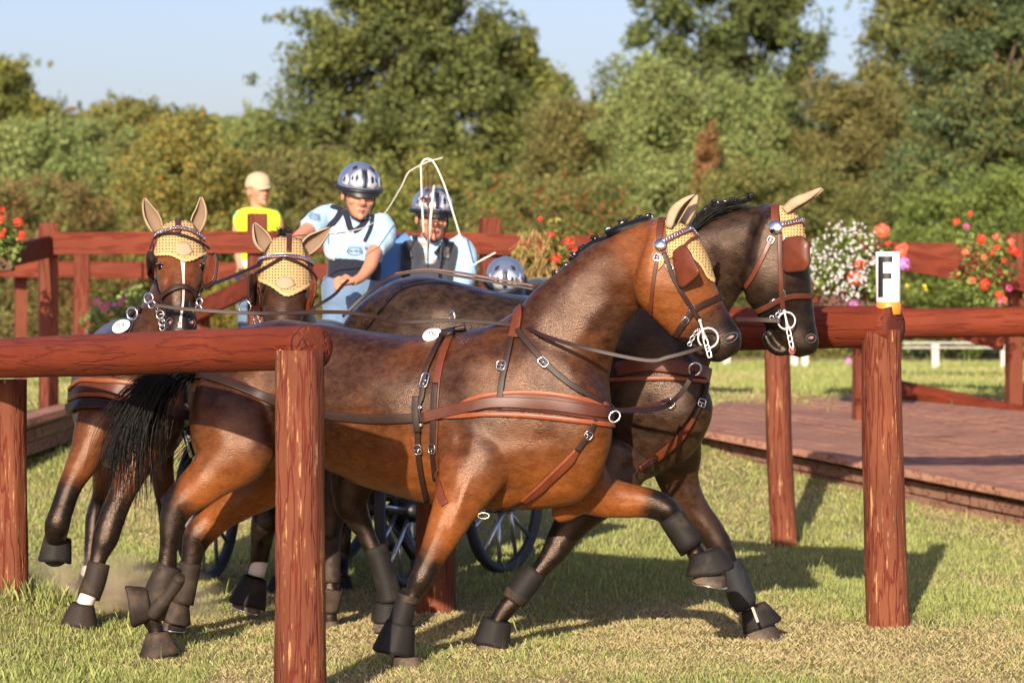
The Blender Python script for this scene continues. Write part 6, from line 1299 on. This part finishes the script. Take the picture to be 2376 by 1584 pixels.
rg = [[pt(.092*math.sin(a)*(1-.08*j), .006-.110*math.cos(a)-.085*j/3*math.cos(a)**2, .140-.020*j/3-.02*(j/3)*abs(math.sin(a))) for a in [math.radians(-60+120*k/12) for k in range(13)]] for j in range(4)]
v = [q for g in rg for q in g]; b.add(v, [(i*13+k, i*13+k+1, (i+1)*13+k+1, (i+1)*13+k) for i in range(3) for k in range(12)]); b.build('cap', M['cap'], p4_)
b = MB(); b.ball(pt(0,.06,.10), 1, (.07,.06,.075), R4); b.build('hair', M['blond'], p4_)
# ---- whip with its looped thong and the stocks standing behind the horses
b = MB()
def pxt(pts, r, n=6): L = [P(*q) for q in cat(pts, n)]; return L, [r]*len(L)
L, r_ = pxt([(979,470,16.9),(977,400,16.9),(977,382,16.9),(989,369,16.9),(1007,378,16.9),(1030,427,16.9),(1048,483,16.9),(1071,557,16.9),(1089,605,16.9),(1099,615,16.9),(1109,608,16.9),(1150,586,16.9)], .0048); b.tube(L, r_, 6)
WH = empty('whip', P(990,640,16.9), 'driving whip with white looped lash in front of the vested man', 'whip'); b.build('lash', mat('cream_cord', (.72,.68,.6), .7), WH)
b = MB(); L, r_ = pxt([(1028,366,16.9),(992,376,16.9),(956,394,16.9),(944,406,16.9),(928,439,16.85),(890,498,16.6),(849,526,16.4),(803,539,16.3)], .0033); b.tube(L, r_, 5); b.tube([P(979,470,16.9), P(983,540,16.85)], .006, 6); b.tube([P(1007,430,16.88), P(998,520,16.86), P(989,606,16.86)], [.005,.008,.009], 6); b.build('thong', mat('ivory_cord', (.62,.57,.48), .7), WH)
b = MB(); L, r_ = pxt([(803,539,16.3),(760,544,16.3),(729,545,16.3),(681,547,16.25)], .0035); b.tube(L, r_, 5)
b.tube([P(992,385,16.88), P(994,480,16.86), P(993,632,16.84)], .0034, 6); b.build('stock', M['leather'], WH); b = MB(); L, r_ = pxt([(986,432,16.88),(984,400,16.88),(994,386,16.88),(1003,402,16.88),(1000,440,16.87),(992,470,16.87),(1004,520,16.86),(1000,560,16.86)], .0028); b.tube(L, r_, 6)
for i in range(9): b.ball(P(988+random.gauss(0,5), 466+random.gauss(0,7), 16.87), .008)
b.build('leather_loop', M['leather'], WH)
# ------------------------------------------------------------------ kicked up dust
def dust(x, y, Y, rx, ry, rz, dens, label):
    b = MB(); b.ball(P(x, y, Y), 1, (rx, ry, rz), None, 20, 12); o = b.build('dust_cloud', None); m = bpy.data.materials.new('dust'); m.use_nodes = True; t = m.node_tree; t.nodes.remove(t.nodes['Principled BSDF'])
    pv = t.nodes.new('ShaderNodeVolumePrincipled'); pv.inputs['Color'].default_value = (.85,.70,.52,1); tc = t.nodes.new('ShaderNodeTexCoord'); no = t.nodes.new('ShaderNodeTexNoise'); no.inputs['Scale'].default_value = 4; no.inputs['Detail'].default_value = 4
    t.links.new(tc.outputs['Object'], no.inputs['Vector']); g = t.nodes.new('ShaderNodeTexGradient'); g.gradient_type = 'SPHERICAL'; mp = t.nodes.new('ShaderNodeMapping'); t.links.new(tc.outputs['Object'], mp.inputs['Vector'])
    c = P(x, y, Y); mp.inputs['Scale'].default_value = (1/rx, 1/ry, 1/rz); mp.inputs['Location'].default_value = (-c.x/rx, -c.y/ry, -c.z/rz); t.links.new(mp.outputs[0], g.inputs[0])
    mr = t.nodes.new('ShaderNodeMapRange'); mr.inputs[1].default_value = .42; mr.inputs[2].default_value = .75; t.links.new(no.outputs[0], mr.inputs[0])
    mu = t.nodes.new('ShaderNodeMath'); mu.operation = 'MULTIPLY'; t.links.new(mr.outputs[0], mu.inputs[0]); t.links.new(g.outputs['Fac'], mu.inputs[1]); m2 = t.nodes.new('ShaderNodeMath'); m2.operation = 'MULTIPLY'; m2.inputs[1].default_value = dens; t.links.new(mu.outputs[0], m2.inputs[0])
    t.links.new(m2.outputs[0], pv.inputs['Density']); t.links.new(pv.outputs[0], t.nodes['Material Output'].inputs['Volume']); o.data.materials.append(m); tag(o, label, 'dust', kind='stuff')
dust(175, 1410, 14.5, .75, .5, .3, 17, 'pale dust kicked up behind the hooves of the far left horse')
dust(970, 1562, 12.7, .16, .12, .06, 14, 'small puff of dust at the planted front hoof of the nearest horse')
SC.cycles.volume_step_rate = 2.0; SC.cycles.volume_bounces = 2
